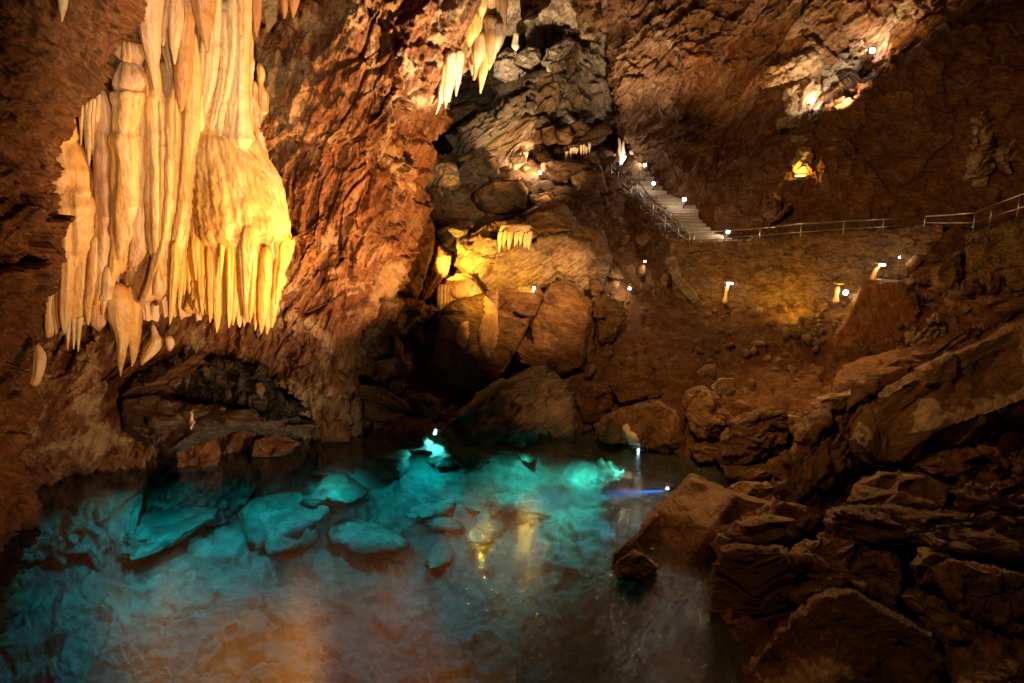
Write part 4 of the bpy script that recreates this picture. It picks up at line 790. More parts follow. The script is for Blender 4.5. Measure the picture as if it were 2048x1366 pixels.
# foot of the left wall
R("rock_ledge", "wet grey ledge with one white drip under the flowstone", "rock ledge", [(245, 800), (300, 790), (380, 808), (450, 815), (505, 825), (525, 850), (460, 862), (400, 880), (340, 905), (290, 890), (250, 850)], 17.9, 2.2, M_wet, 0.7, grain=(.1, 0, 1), st=1.4, amp=.10)
R("rock_ledge", "long thin brown beam of rock slanting over the black hollow", "rock ledge", [(245, 790), (262, 776), (330, 750), (388, 712), (405, 706), (410, 722), (350, 765), (290, 790)], 17.6, 0.7, M_strat, 0.2, grain=(-.4, 0, .9), st=6, amp=.09)
R("rock_ledge", "brown wedge rock at the waterline below the grey ledge", "rock ledge", [(370, 880), (430, 870), (445, 905), (438, 935), (350, 945), (350, 905)], 18.6, 1.2, M_ora, 0.3, amp=.07)
R("rock_ledge", "red brown wedge dipping into the teal water", "rock ledge", [(505, 880), (560, 865), (605, 885), (570, 912), (500, 915)], 19.3, 1.2, M_ora, 0.3, amp=.06)
R("rock_ledge", "flaky dark ledge sticking out above the red brown wedge", "rock ledge", [(480, 850), (530, 826), (600, 835), (640, 850), (600, 872), (540, 872)], 19.2, 1.4, M_wet, 0.4, amp=.14)
R("rock_ledge", "ragged rock fin at the corner where wall meets water", "rock ledge", [(690, 855), (700, 812), (712, 790), (722, 830), (722, 868), (705, 880)], 20.8, 0.8, M_tan, 0.2, amp=.10)
R("rock_ledge", "square brown block at the wall foot beside the corner fin", "rock ledge", [(632, 838), (680, 828), (700, 850), (700, 885), (640, 885)], 20.4, 1.2, M_ora, 0.3, amp=.07)
r_ = random.Random(5)
# black hollow: jagged flakes hanging in it
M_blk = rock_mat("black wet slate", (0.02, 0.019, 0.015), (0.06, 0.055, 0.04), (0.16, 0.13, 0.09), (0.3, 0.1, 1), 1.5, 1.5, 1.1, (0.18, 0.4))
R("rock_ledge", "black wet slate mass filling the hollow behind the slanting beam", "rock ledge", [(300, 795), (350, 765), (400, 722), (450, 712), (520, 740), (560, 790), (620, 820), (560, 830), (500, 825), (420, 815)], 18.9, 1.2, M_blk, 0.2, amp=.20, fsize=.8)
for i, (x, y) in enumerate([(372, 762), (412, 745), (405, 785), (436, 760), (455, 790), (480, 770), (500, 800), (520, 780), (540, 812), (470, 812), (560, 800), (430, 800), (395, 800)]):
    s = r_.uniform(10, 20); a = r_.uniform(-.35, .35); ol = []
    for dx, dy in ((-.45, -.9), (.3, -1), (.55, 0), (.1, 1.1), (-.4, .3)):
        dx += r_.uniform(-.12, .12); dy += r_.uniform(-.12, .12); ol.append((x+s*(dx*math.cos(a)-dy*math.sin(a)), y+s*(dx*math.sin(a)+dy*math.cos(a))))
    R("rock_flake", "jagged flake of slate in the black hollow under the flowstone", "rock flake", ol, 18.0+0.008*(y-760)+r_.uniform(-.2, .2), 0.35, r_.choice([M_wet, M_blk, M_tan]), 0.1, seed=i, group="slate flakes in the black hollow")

# ---- loose rubble (uncountable) strewn over the slopes
VV, TT, off = [], [], 0
def small_rock(c, s, rr):
    d = RNG.normal(size=(26, 3)); d /= np.linalg.norm(d, axis=1)[:, None]
    return d
import bmesh
base_rocks = []
for k in range(8):
    bm = bmesh.new()
    for q in RNG.normal(size=(14, 3)): bm.verts.new(Vector(q).normalized()*RNG.uniform(.8, 1.1))
    bmesh.ops.convex_hull(bm, input=bm.verts); bmesh.ops.triangulate(bm, faces=bm.faces)
    bm.verts.ensure_lookup_table(); used = [v for v in bm.verts if v.link_faces]; ix = {v: i for i, v in enumerate(used)}
    v = np.array([tuple(q.co) for q in used]); t = np.array([[ix[x] for x in f.verts] for f in bm.faces]); bm.free()
    v, t = subdiv(v, t); v = smooth_mesh(v, t, 1, .3); base_rocks.append((v, t))
n_r = 1500
px = RNG.uniform(700, 2150, n_r*4); py = RNG.uniform(300, 1360, n_r*4)
Yr = np.exp(RNG.uniform(math.log(9.5), math.log(34), n_r*4)); ar = RNG.uniform(-.05, .85, n_r*4); xr = ar*Yr; zr = ground(xr, Yr)
Yr[::2] = np.exp(RNG.uniform(math.log(9.5), math.log(19), len(Yr[::2]))); ar[::2] = RNG.uniform(.18, .8, len(ar[::2])); xr = ar*Yr; zr = ground(xr, Yr)
ok = np.where(zr > -0.05)[0][:n_r+900]
for i in ok:
    v, t = base_rocks[i % 8]; s = float(np.exp(RNG.normal(-2.2, .55)))*(0.6+Yr[i]/30); R3 = np.linalg.qr(RNG.normal(size=(3, 3)))[0]
    VV.append((v*s*np.array([1, .8, .6])) @ R3 + [xr[i], Yr[i], zr[i]+s*0.3]); TT.append(t+off); off += len(v)
V = np.concatenate(VV); T = np.concatenate(TT); N = vnormals(V, T); V += N*(perlin((V*9).astype(np.float32))*0.03)[:, None]
tag(link_mesh("rubble", V, T, M_boul), kind='stuff')

# ---- flat slabs lying on the pool bed
SLAB = "pale flat slab lying on the teal pool bed"; M_slab = rock_mat("pale submerged slab", (0.05, 0.05, 0.04), (0.17, 0.165, 0.135), (0.30, 0.29, 0.24), (0.1, 0, 1), 1.5, 0.9, 0.6)
rs = random.Random(21)
for i in range(260):
    far_end = i < 200
    px = rs.uniform(480, 1330) if far_end else rs.uniform(80, 1100); py = rs.uniform(872, 1000) if far_end else rs.uniform(985, 1150)
    d = P(px, py, 15)-Vector((0, 0, CH)); t = CH/-d.z; wx, wy = d.x*t, d.y*t
    zb = float(ground(np.array([wx]), np.array([wy]))[0])
    if zb > -.35: continue
    t2 = (CH-zb*.9)/-d.z; wx, wy = d.x*t2, d.y*t2; zb = float(ground(np.array([wx]), np.array([wy]))[0])
    if zb > -.35: continue
    s = rs.uniform(.22, .7) if far_end else rs.uniform(.4, 1.3)
    v, t_ = base_rocks[i % 8]; v, t_ = subdiv(v, t_); v, t_ = subdiv(v, t_); a = rs.uniform(0, 6.28); R3 = np.array(Matrix.Rotation(a, 3, 'Z') @ Matrix.Rotation(rs.uniform(-.35, .35), 3, 'X'))
    w = (v*s*np.array([1.5, .9, rs.uniform(.25, .5)])) @ R3.T + [wx, wy, min(zb+s*rs.uniform(.1, .5), -.25-s*.4)]
    w = w+vnormals(w, t_)*(rough(w.astype(np.float32), s*.9, (0, 0, 1), 1.5, i)*.22)[:, None]
    tag(link_mesh("submerged_stone", w, t_, M_slab), SLAB, "slab", "slabs on the pool bed")
# ================================================================== DRIPSTONE
FS = 16.6
flow = empty("flowstone_curtain", P(330, 640, FS), "huge golden flowstone curtain of fluted columns on the left wall", "flowstone")
def D(pts, mat=M_calc, name="column", parent=flow, Y=None, **kw):
    return drip(name, [(q[0], q[1], q[2], q[3] if len(q) > 3 else (Y or FS)) for q in pts], mat, parent, **kw)
# backing drapery sheets
def drapery(name, rows, nu, nv, mat, parent, fr=5.0, amp=.14, label=None, cat=None):
    C = np.array([[tuple(P(*q)) for q in r] for r in rows]); G = crm(C, nu); G = np.swapaxes(crm(np.swapaxes(G, 0, 1), nv), 0, 1)
    N = grid_normals(G); p = G.reshape(-1, 3).astype(np.float32); n = N.reshape(-1, 3)
    q = p*np.array([fr, fr*.6, 0.35], np.float32); q[:, 0] += 0.35*perlin(p*.8)
    h = -np.abs(perlin(q))*2.2 - 0.5*np.abs(perlin(q*np.array([2.3, 2.3, 1.2], np.float32)+4)) + 0.25*perlin(p*1.2+8)
    V = p + n*(h*amp)[:, None]
    ww = np.repeat(np.linspace(0, 1, nu)**10, nv); V[:, 2] += ww*(0.35*perlin(p*np.array([2.5, 0, 0], np.float32)+3)+0.22*perlin(p*np.array([8, 0, 0], np.float32)+3))
    o = link_mesh(name, V, grid_faces(nu, nv), mat, parent); return tag(o, label, cat)
drapery("drapery", [A([130, 200, 300, 400, 470, 500], [17.2, 16.9, 16.75, 16.8, 17.0, 17.6], -80),
                    A([150, 200, 300, 400, 470, 500], [17.2, 16.9, 16.75, 16.8, 17.0, 17.6], 100),
                    A([130, 200, 300, 400, 500, 530], [17.2, 16.9, 16.75, 16.8, 17.0, 17.8], 280),
                    A([95, 190, 300, 400, 520, 560], [17.2, 16.9, 16.75, 16.8, 17.1, 18.0], 420),
                    A([110, 190, 300, 400, 520, 565], [17.1, 16.85, 16.75, 16.85, 17.1, 18.0], 560),
                    A([100, 190, 300, 400, 520, 558], [17.0, 16.85, 16.8, 16.85, 17.1, 18.0], 635)], 300, 360, M_calp, flow, 3.6, .22)
# right, brightest fluted group above the bell
for q in [[(428, -40, 14), (430, 60, 14), (425, 150, 15), (415, 205, 12), (408, 235, 4)],
          [(450, 20, 9), (452, 120, 12), (446, 190, 14), (434, 240, 12), (426, 262, 5)],
          [(470, -30, 12), (472, 90, 13), (462, 170, 14), (448, 230, 14), (444, 272, 10)],
          [(490, -60, 14), (488, 60, 12), (484, 130, 13), (470, 210, 15), (460, 275, 14)],
          [(418, 30, 10), (414, 130, 12), (404, 200, 12), (398, 260, 10)],
          [(486, 60, 12), (484, 150, 14), (482, 225, 16), (484, 280, 22)]]:
    D(q, M_calw, Y=16.5, flute=.16, waist=.05)
# the bell and its shoulders
D([(432, 240, 14), (436, 265, 34), (448, 310, 58), (462, 360, 74), (472, 410, 84), (476, 450, 88), (478, 475, 82), (480, 500, 62)], M_calc, "bell", Y=16.7, flute=.09, waist=.035, depth=.55, na=160, k=[5, 13, 29])
D([(480, 255, 14), (492, 300, 30), (512, 360, 42), (525, 420, 45), (530, 465, 42), (528, 490, 28)], M_calc, "bell", Y=16.9, flute=.09, waist=.035, depth=.6, na=110, k=[4, 11, 23])
D([(532, 462, 14), (536, 485, 32), (540, 505, 34), (536, 530, 26)], M_calc, "bell", Y=16.75, flute=.10, na=50, k=[7, 11, 17])
D([(500, 442, 6), (501, 456, 15), (500, 480, 19), (499, 520, 17), (497, 580, 12), (495, 640, 5)], M_calc, "bell", Y=16.25, flute=.12, na=40, k=[7, 11, 17])
# fluted skirts that fuse the fringe
D([(474, 440, 60), (476, 470, 90), (474, 520, 92), (468, 580, 84), (464, 610, 80), (462, 622, 76)], M_calg, "skirt", tipk=0, Y=17.1, flute=.14, waist=.05, depth=.45, na=150, k=[17, 29, 43])
D([(142, 400, 34), (146, 440, 48), (146, 500, 50), (138, 560, 50), (132, 620, 44), (128, 650, 36)], M_calc, "skirt", tipk=0, Y=16.55, flute=.16, waist=.05, depth=.5, na=110, k=[11, 19, 31])
D([(300, 120, 50), (304, 250, 62), (300, 380, 66), (292, 480, 64), (286, 540, 56)], M_calp, "skirt", tipk=0, Y=16.95, flute=.14, waist=.05, depth=.35, na=130, k=[13, 23, 37])
D([(448, 0, 42), (450, 100, 44), (446, 200, 46), (450, 270, 44)], M_calw, "skirt", tipk=0, Y=16.85, flute=.16, waist=.05, depth=.5, na=100, k=[9, 17, 31])
# fringe of the bell
rf = random.Random(11)
for i, (x0, x1, yt, tip, w) in enumerate([(392, 392, 440, 560, 8), (402, 405, 450, 630, 9), (412, 408, 445, 600, 7), (424, 420, 450, 645, 9), (436, 434, 440, 664, 11), (450, 446, 455, 640, 9), (462, 458, 455, 655, 9),
        (474, 466, 470, 650, 9), (486, 476, 480, 648, 10), (498, 488, 495, 652, 11), (508, 500, 500, 645, 9), (520, 510, 505, 660, 12), (532, 522, 510, 668, 12), (545, 534, 505, 668, 12), (556, 544, 505, 655, 10), (564, 552, 500, 610, 7),
        (382, 380, 450, 600, 9), (374, 368, 460, 590, 6), (366, 358, 470, 615, 7), (358, 350, 480, 560, 6), (350, 340, 500, 648, 8), (445, 441, 440, 560, 5), (516, 512, 500, 600, 5), (492, 484, 492, 590, 5)]):
    ym = (yt+tip)/2; D([(x0, yt-18, w*.7), (x0, yt+25, w), ((x0*2+x1)/3, ym, w*.9), ((x0+2*x1)/3, tip-30, w*.62), (x1, tip, 1.2)], M_calg, "stalactite", Y=16.35+rf.uniform(-.2, .35), flute=.2, waist=.08, na=26)
# great central columns
for q, m in [([(262, 30, 16), (268, 60, 22), (270, 110, 24), (266, 132, 16)], M_calp), ([(262, 122, 16), (264, 140, 26), (266, 160, 33), (264, 176, 32), (262, 188, 22)], M_calp),
          ([(262, 178, 22), (264, 190, 34), (262, 220, 30), (256, 260, 24), (254, 280, 28), (258, 330, 28), (256, 400, 28), (252, 460, 26), (246, 510, 18), (243, 545, 3)], M_calc),
          ([(255, 75, 14), (250, 95, 20), (252, 112, 18)], M_calp),
          ([(238, 190, 8), (232, 260, 12), (230, 360, 13), (232, 450, 14), (228, 520, 11), (222, 580, 4)], M_calp),
          ([(206, 180, 9), (208, 240, 16), (212, 340, 20), (214, 430, 20), (208, 520, 22), (200, 600, 20), (196, 648, 14)], M_calp),
          ([(302, 100, 10), (308, 180, 16), (312, 280, 18), (314, 400, 20), (316, 470, 20), (320, 520, 14), (325, 562, 2)], M_calc),
          ([(322, 180, 8), (330, 260, 14), (332, 380, 16), (330, 480, 18), (326, 570, 22), (318, 592, 12)], M_calc),
          ([(352, 160, 12), (350, 250, 17), (346, 350, 18), (340, 450, 20), (322, 540, 20), (302, 592, 16), (284, 606, 6)], M_calc),
          ([(384, 60, 12), (386, 160, 16), (384, 270, 16), (376, 380, 18), (362, 470, 18), (342, 540, 14), (326, 585, 6)], M_calc),
          ([(286, 130, 6), (288, 220, 9), (288, 330, 10), (284, 430, 12), (280, 500, 14), (266, 530, 8)], M_calp),
          ([(278, 380, 10), (276, 440, 16), (274, 500, 17), (268, 524, 9)], M_calp)]:
    D(q, m, Y=16.45, flute=.12, waist=.06, na=44)
# hanging sheet at the foot of the columns
D([(290, 520, 40), (292, 560, 42), (290, 590, 36), (280, 606, 20)], M_calp, "drapery", Y=16.9, flute=.10, depth=.4, na=50)
# stalactites hanging in front, tips clear of the curtain
for q, m, Y in [([(298, -60, 30), (300, 40, 20), (304, 110, 12), (311, 185, 2)], M_calp, 15.6), ([(332, -40, 14), (330, 20, 12), (328, 60, 5), (326, 90, 2)], M_calp, 15.8),
             ([(358, -50, 12), (354, 30, 13), (350, 80, 9), (349, 128, 1.5)], M_calp, 15.7), ([(408, -60, 26), (405, 10, 19), (408, 60, 10), (414, 100, 1.5)], M_calb, 15.7),
             ([(376, -50, 16), (372, 50, 14), (366, 150, 15), (362, 220, 4)], M_calb, 16.1), ([(124, -50, 12), (126, 0, 8), (124, 42, 1.5)], M_calp, 13.2),
             ([(512, -40, 9), (514, 30, 8), (513, 70, 2)], M_calb, 16.6), ([(572, -60, 9), (570, 5, 7), (569, 36, 1.5)], M_calb, 16.6), ([(592, -60, 12), (588, 0, 9), (586, 35, 1.5)], M_calb, 16.6),
             ([(530, -60, 22), (536, 10, 16), (540, 40, 10), (535, 62, 3)], M_grey, 17.0)]:
    lb = {298: "bluish white stalactite hanging in front of the flowstone columns", 332: "short pale stalactite right of the bluish white one", 358: "slender pinkish stalactite with a fine tip at the top of the curtain",
          408: "broad brown stalactite beside the bright fluted columns", 376: "brown dripstone rib with a crusted end near the top of the curtain", 124: "small white stalactite tip at the top left corner", 512: "thin orange stalactite right of the fluted columns",
          572: "orange stalactite tip at the top edge, left of its twin", 592: "fat orange stalactite tip at the top edge, right of its twin", 530: "stubby grey dripstone knob among the orange tips"}[q[0][0]]
    drip("stalactite", [(*p, Y) for p in q], m, None, label=lb, cat="stalactite", group="stalactites hanging round the flowstone")
# left cascade
D([(142, 215, 6), (132, 245, 16), (128, 275, 24), (124, 285, 22)], M_calc, "cascade", Y=16.3, flute=.08, waist=.1)
D([(128, 272, 20), (132, 310, 36), (134, 360, 44), (138, 392, 46), (140, 410, 40)], M_calc, "cascade", Y=16.4, flute=.07, waist=.12, na=60, k=[5, 9, 17])
D([(140, 380, 38), (142, 410, 46), (146, 450, 46), (146, 500, 44), (142, 530, 34)], M_calc, "cascade", Y=16.4, flute=.12, waist=.09, na=60, k=[7, 11, 19])
D([(186, 340, 6), (192, 380, 14), (196, 420, 18), (198, 455, 18), (196, 480, 12)], M_calp, "cascade", Y=16.6, flute=.12, waist=.2, na=30)
for x0, x1, yt, tip, w in [(112, 96, 420, 688, 10), (126, 112, 440, 664, 11), (140, 128, 440, 668, 12), (152, 138, 450, 672, 11), (166, 150, 460, 668, 12), (180, 162, 470, 640, 12), (192, 176, 470, 650, 12), (206, 190, 520, 650, 12), (216, 206, 530, 630, 10), (232, 222, 470, 590, 9)]:
    D([(x0, yt, w*.8), (x0-2, yt+50, w), ((x0+x1)/2, (yt+tip)/2+20, w*1.1), (x1+3, tip-40, w*.95), (x1, tip, 1.5)], M_calc, "stalactite", Y=16.2+rf.uniform(-.1, .25), flute=.13, na=28)
for x0, y0, tip, w in [(135, 650, 700, 6), (147, 655, 698, 5), (156, 655, 702, 5), (112, 640, 668, 8), (104, 650, 672, 6), (120, 630, 655, 7)]:
    D([(x0+4, y0-22, w*1.4), (x0+2, y0, w), (x0, tip, 1.2)], M_calw, "stalactite", Y=16.2, na=20)
for x0, tip, w in [(172, 300, 6), (178, 332, 7), (186, 310, 6), (192, 318, 5), (162, 290, 5)]:
    D([(x0+6, 185, w*.8), (x0+3, 230, w), (x0+1, tip-40, w*.7), (x0, tip, 1.2)], M_calw, "stalactite", Y=16.3, na=20)
# double hanging pendant under the columns
pen = empty("stalactite", P(245, 570, 16.6), "double pointed brown pendant hanging below the flowstone columns", "stalactite")
D([(236, 566, 14), (240, 600, 22), (243, 640, 21), (244, 672, 13), (242, 710, 8), (241, 752, 1)], M_calc, "tip", pen, Y=16.5, waist=.1)
D([(262, 570, 10), (264, 610, 15), (266, 660, 14), (268, 700, 9), (264, 732, 1.5)], M_calc, "tip", pen, Y=16.7, waist=.08)
D([(225, 580, 6), (226, 640, 7), (228, 675, 3)], M_calb, "tip", pen, Y=16.8)
D([(278, 570, 6), (277, 640, 7), (272, 700, 5), (268, 725, 2)], M_calp, "tip", pen, Y=16.9)
drip("stalactite", [(74, 688, 4, 14.0), (80, 712, 11, 14.0), (77, 742, 10, 14.0), (70, 766, 8, 14.0)], M_calw, None, label="lone smooth white stub at the outcrop edge over the water", cat="stalactite", group=None)
drip("dripstone_curl", [(306, 648, 4, 17.2), (310, 668, 6, 17.0), (314, 680, 12, 16.9), (305, 698, 14, 16.9), (292, 716, 10, 16.9), (284, 728, 3, 16.9)], M_calc, None, label="curled translucent dripstone knob under the curtain", cat="dripstone")
drip("dripstone_curl", [(338, 672, 5, 16.7), (340, 682, 8, 16.7), (341, 690, 8, 16.7), (340, 699, 4, 16.7)], M_calw, None, label="round cut dripstone disc at the end of the curled knob", cat="dripstone")
led = next(o for o in SC.objects if o.get('label', '').startswith('wet grey ledge'))
crust("dripstone", led, [(381, 820), (386, 822), (389, 845), (384, 860), (378, 858), (379, 838)], M_calw, label="white drip on the wet grey ledge", cat="dripstone", step=2.5, bulge=.03)
# knob formation right of the bright fluting
kn = empty("flowstone_lump", P(520, 280, 17.6), "small grey and yellow flowstone knob right of the bright columns", "flowstone")
D([(506, 160, 4), (509, 175, 7), (509, 205, 7), (514, 240, 9), (522, 285, 10), (534, 315, 3)], M_calp, "column", kn, Y=17.5, waist=.14)
D([(518, 125, 4), (523, 150, 8), (522, 170, 5), (528, 190, 10), (530, 215, 7), (526, 232, 9), (524, 256, 3)], M_calc, "column", kn, Y=17.7, waist=.2)
# group of stalactites on the shoulder of the left wall, top centre
SY = 19.3
cg = [(942, -60, 20, 946, 60, 14, 936, 102, "longest cream white stalactite of the top centre group"),
      (962, -60, 14, 964, 10, 9, 962, 42, "short golden stalactite right of the longest one"),
      (900, -60, 12, 898, 20, 9, 892, 60, "brown tapering stalactite at the left of the top centre group"),
      (857, -60, 10, 858, 10, 6, 857, 40, "shortest brown tip high on the wall"),
      (918, 40, 12, 914, 70, 8, 908, 96, "stub between the brown and the longest stalactite"),
      (960, 60, 16, 956, 110, 12, 952, 144, "pinkish stalactite with side ribs hanging under the golden one"),
      (972, 90, 12, 966, 145, 8, 961, 186, "slender lowest reaching stalactite of the right row"),
      (980, 30, 12, 982, 80, 10, 978, 130, "orange brown stalactite second from the right"),
      (996, 40, 10, 996, 80, 8, 988, 116, "pale outermost stalactite at the right end")]
for x0, y0, w0, x1, y1, w1, x2, y2, lb in cg:
    drip("stalactite", [(x0, y0, w0, SY+.6), ((x0+x1)/2, (y0+y1)/2, (w0+w1)/2, SY+.5), (x1, y1, w1, SY+.4), ((x1+x2)/2, (y1+y2)/2, w1*.62, SY+.4), (x2, y2, 1.2, SY+.4)], M_calp if 'pink' in lb or 'pale' in lb else (M_calb if 'brown' in lb else M_calc), None, label=lb, cat="stalactite", group="stalactites at the top centre")
bun = empty("stalactite_bundle", P(898, 110, SY), "fluted cream bundle of fused stalactites ending over the dark gap", "stalactite")
for q in [[(906, 100, 12), (898, 150, 10), (893, 190, 6), (891, 216, 1)], [(918, 98, 10), (916, 140, 8), (914, 170, 5), (912, 192, 1)], [(896, 120, 9), (889, 160, 8), (886, 188, 4), (884, 206, 1)], [(906, 112, 12), (904, 150, 9), (900, 180, 5), (898, 204, 1)], [(890, 150, 6), (882, 180, 5), (878, 210, 3), (872, 228, 1)]]:
    D(q, M_calp if q[0][0] > 900 else M_calw, "stalactite", bun, Y=19.4, na=24)
rows_t = [("stalactite", x, y0, w, tip) for x, y0, w, tip in [(868, 0, 6, 26), (880, 0, 7, 46), (914, 0, 8, 40), (928, 10, 7, 70), (925, 70, 8, 110), (938, 90, 8, 120), (970, 60, 8, 120), (944, 100, 7, 150), (1004, 30, 6, 70)]]
tg = empty("stalactite_row", P(930, -40, 19.9), "ragged row of little fused brown stalactites behind the cream ones", "stalactite")
for _, x, y0, w, tip in rows_t: D([(x+2, y0-40, w*1.3), (x+1, (y0+tip)/2, w), (x, tip, 1.2)], M_calb, "stalactite", tg, Y=20.0, na=20)
rt = random.Random(3); prof = [(866, 40), (882, 62), (900, 90), (922, 120), (940, 150), (960, 178), (975, 160), (990, 128), (1008, 80)]
for i in range(34):
    x = 862+i*4.4+rt.uniform(-2, 2); tip = float(np.interp(x, [q[0] for q in prof], [q[1] for q in prof]))*rt.uniform(.55, 1.05); w = rt.uniform(3.5, 8)
    D([(x+3, -50, w*1.5), (x+2, tip*.45, w*1.2), (x+1, tip-18, w*.7), (x-1, tip, .9)], rt.choice([M_calb, M_calp, M_calc, M_calb]), "stalactite", tg, Y=20.1+rt.uniform(-.2, .5), na=20, flute=.18, waist=.12)
# other flowstone
mo = empty("flowstone_mound", P(930, 640, 25), "glowing yellow flowstone mound with dripping edge left of the stained boulder", "flowstone")
D([(916, 552, 8), (918, 560, 24), (922, 575, 34), (926, 588, 38), (930, 596, 30)], M_calc, "cap", mo, Y=25.0, flute=.06, depth=.6, na=60)
for x, t in [(884, 640), (890, 632), (896, 620), (903, 610), (911, 606), (920, 600), (929, 603), (938, 598), (947, 600), (880, 618)]:
    D([(x, 568, 5), (x-1, 590, 5.5), (x-2, t-10, 4), (x-3, t, 1)], M_calc, "stalactite", mo, Y=24.6, na=16)
R("boulder", "rounded brown hood over the glowing mound", "boulder", [(890, 566), (908, 550), (934, 547), (955, 560), (970, 592), (950, 585), (925, 568)], 26.0, 1.2, M_boul, 0.4)
fr2 = empty("flowstone_fringe", P(1030, 470, 26.5), "pale fringe of dripstone on the edge of the yellow lit block", "flowstone")
D([(1032, 448, 26), (1034, 458, 31), (1034, 470, 33), (1032, 480, 26)], M_calw, "cap", fr2, Y=26.6, depth=.25, flute=.1, na=60, k=[9, 15, 23])
for i in range(12):
    x = 1000+i*5.4+rf.uniform(-3, 3); yt = rf.uniform(458, 472); wq = rf.uniform(2.2, 5); D([(x+3, yt, wq*.8), (x+1, yt+13, wq), (x-1, yt+rf.uniform(22, 44), .8)], M_calw, "stalactite", fr2, Y=26.2, na=12)
big = next(o for o in SC.objects if o.get('label', '').startswith('big slanting boulder'))
crust("flowstone_stain", big, [(968, 584), (998, 580), (996, 620), (998, 660), (994, 690), (976, 720), (958, 695), (956, 660), (966, 630)], M_calb, label="pale tongue of dripstone running down the big slanting boulder", cat="flowstone")
crust("flowstone_stain", big, [(920, 648), (936, 640), (940, 670), (930, 702), (912, 690), (908, 668)], M_calb, label="small ochre calcite patch left of the pale tongue", cat="flowstone")
drip("stalagmite", [(1032, 64, 4, 47), (1032, 75, 5, 47), (1031, 84, 5.5, 47), (1032, 94, 7, 47)], M_calw, None, waist=.1, label="white stalagmite column glowing at the back of the far chamber", cat="stalagmite")
fr4 = empty("flowstone_fringe", P(1165, 300, 40), "cream dripstone frill on the ledge near the stair head", "flowstone")
for i in range(10):
    x = 1135+i*5+rf.uniform(-3, 3); yt = 300-i*1.2+rf.uniform(-4, 3); D([(x, yt, rf.uniform(2, 4)), (x, yt+6, 2.8), (x-1, yt+rf.uniform(9, 20), .6)], M_calw, "stalactite", fr4, Y=39.8, na=12)
gr = empty("stalagmite", P(1250, 328, 46.5), "white stalagmite grotto glowing at the head of the stairs", "stalagmite")
D([(1237, 274, 2), (1240, 290, 4), (1240, 304, 6), (1250, 318, 16), (1250, 332, 18)], M_calw, "column", gr, Y=45.6, waist=.15)
D([(1247, 280, 1.5), (1246, 296, 3), (1247, 312, 5)], M_calw, "column", gr, Y=45.4)
D([(1262, 300, 3), (1266, 314, 6), (1268, 330, 9)], M_calw, "column", gr, Y=45.6, waist=.15)
D([(1230, 306, 3), (1226, 320, 6), (1224, 332, 7)], M_calp, "column", gr, Y=45.6, waist=.15)
shb = next(o for o in SC.objects if o.get('label', '').startswith('shore boulder'))
crust("dripstone", shb, [(1243, 850), (1258, 846), (1262, 862), (1272, 866), (1284, 892), (1258, 890), (1246, 872)], M_calw, label="pale yellow drip crust on the shore boulder", cat="dripstone", step=3)
# lit rock at the upper right niche
for lb, ol, Y, m in [("cream ragged dripstone face left of the lower niche lamp", [(1575, 175), (1610, 150), (1640, 165), (1635, 205), (1605, 235), (1580, 262), (1560, 262), (1572, 215)], 42.3, M_tan),
        ("ragged ledge arching over the lower niche lamp", [(1520, 150), (1560, 122), (1620, 112), (1640, 128), (1600, 150), (1560, 170), (1528, 175)], 42.0, M_tan),
        ("dark knobbly rock between the two niche lamps", [(1640, 135), (1690, 100), (1725, 120), (1712, 170), (1680, 205), (1650, 190)], 42.2, M_grey),
        ("cream lump left of the upper niche lamp", [(1700, 85), (1722, 78), (1732, 100), (1718, 116), (1702, 108)], 41.8, M_tan),
        ("rounded cream ledge under the upper niche lamp", [(1745, 125), (1775, 105), (1812, 108), (1795, 128), (1755, 140)], 41.0, M_ora),
        ("orange scalloped rock right of the upper niche lamp", [(1760, 60), (1800, 40), (1830, 45), (1812, 90), (1775, 105), (1752, 90)], 42.0, M_ora),
        ("flat ledge above the yellow alcove", [(1585, 278), (1610, 270), (1628, 275), (1615, 288), (1590, 290)], 38.6, M_tan),
        ("yellow glowing alcove face over the walkway", [(1585, 320), (1600, 298), (1620, 288), (1626, 310), (1620, 350), (1598, 355), (1582, 345)], 37.2, M_tan),
        ("split boulder with a dark hollow on the earth slope behind the railing", [(1528, 400), (1545, 382), (1562, 395), (1558, 425), (1540, 440), (1526, 432)], 34.9, M_boul),
        ("pale plank of rock under the split boulder", [(1535, 440), (1560, 425), (1580, 408), (1582, 416), (1560, 438), (1540, 448)], 34.4, M_boul),
        ("pale patchy rock face at the right edge", [(1945, 300), (1955, 240), (1970, 215), (1985, 250), (1990, 320), (1975, 380), (1950, 375), (1935, 340)], 32.2, M_tan),
        ("second pale patchy rock face right of the first", [(2000, 310), (2030, 270), (2080, 250), (2090, 360), (2050, 370), (2015, 350)], 31.5, M_tan)]:
    R("boulder", lb, "rock", ol, Y, 1.4, m, 0.2, amp=.2, st=2.2, grain=(-.4, .1, .8))
for x0, w, tip in [(1581, 5, 278), (1590, 6, 262), (1600, 6, 250), (1570, 4, 268), (1612, 5, 240), (1625, 5, 225)]:
    pass
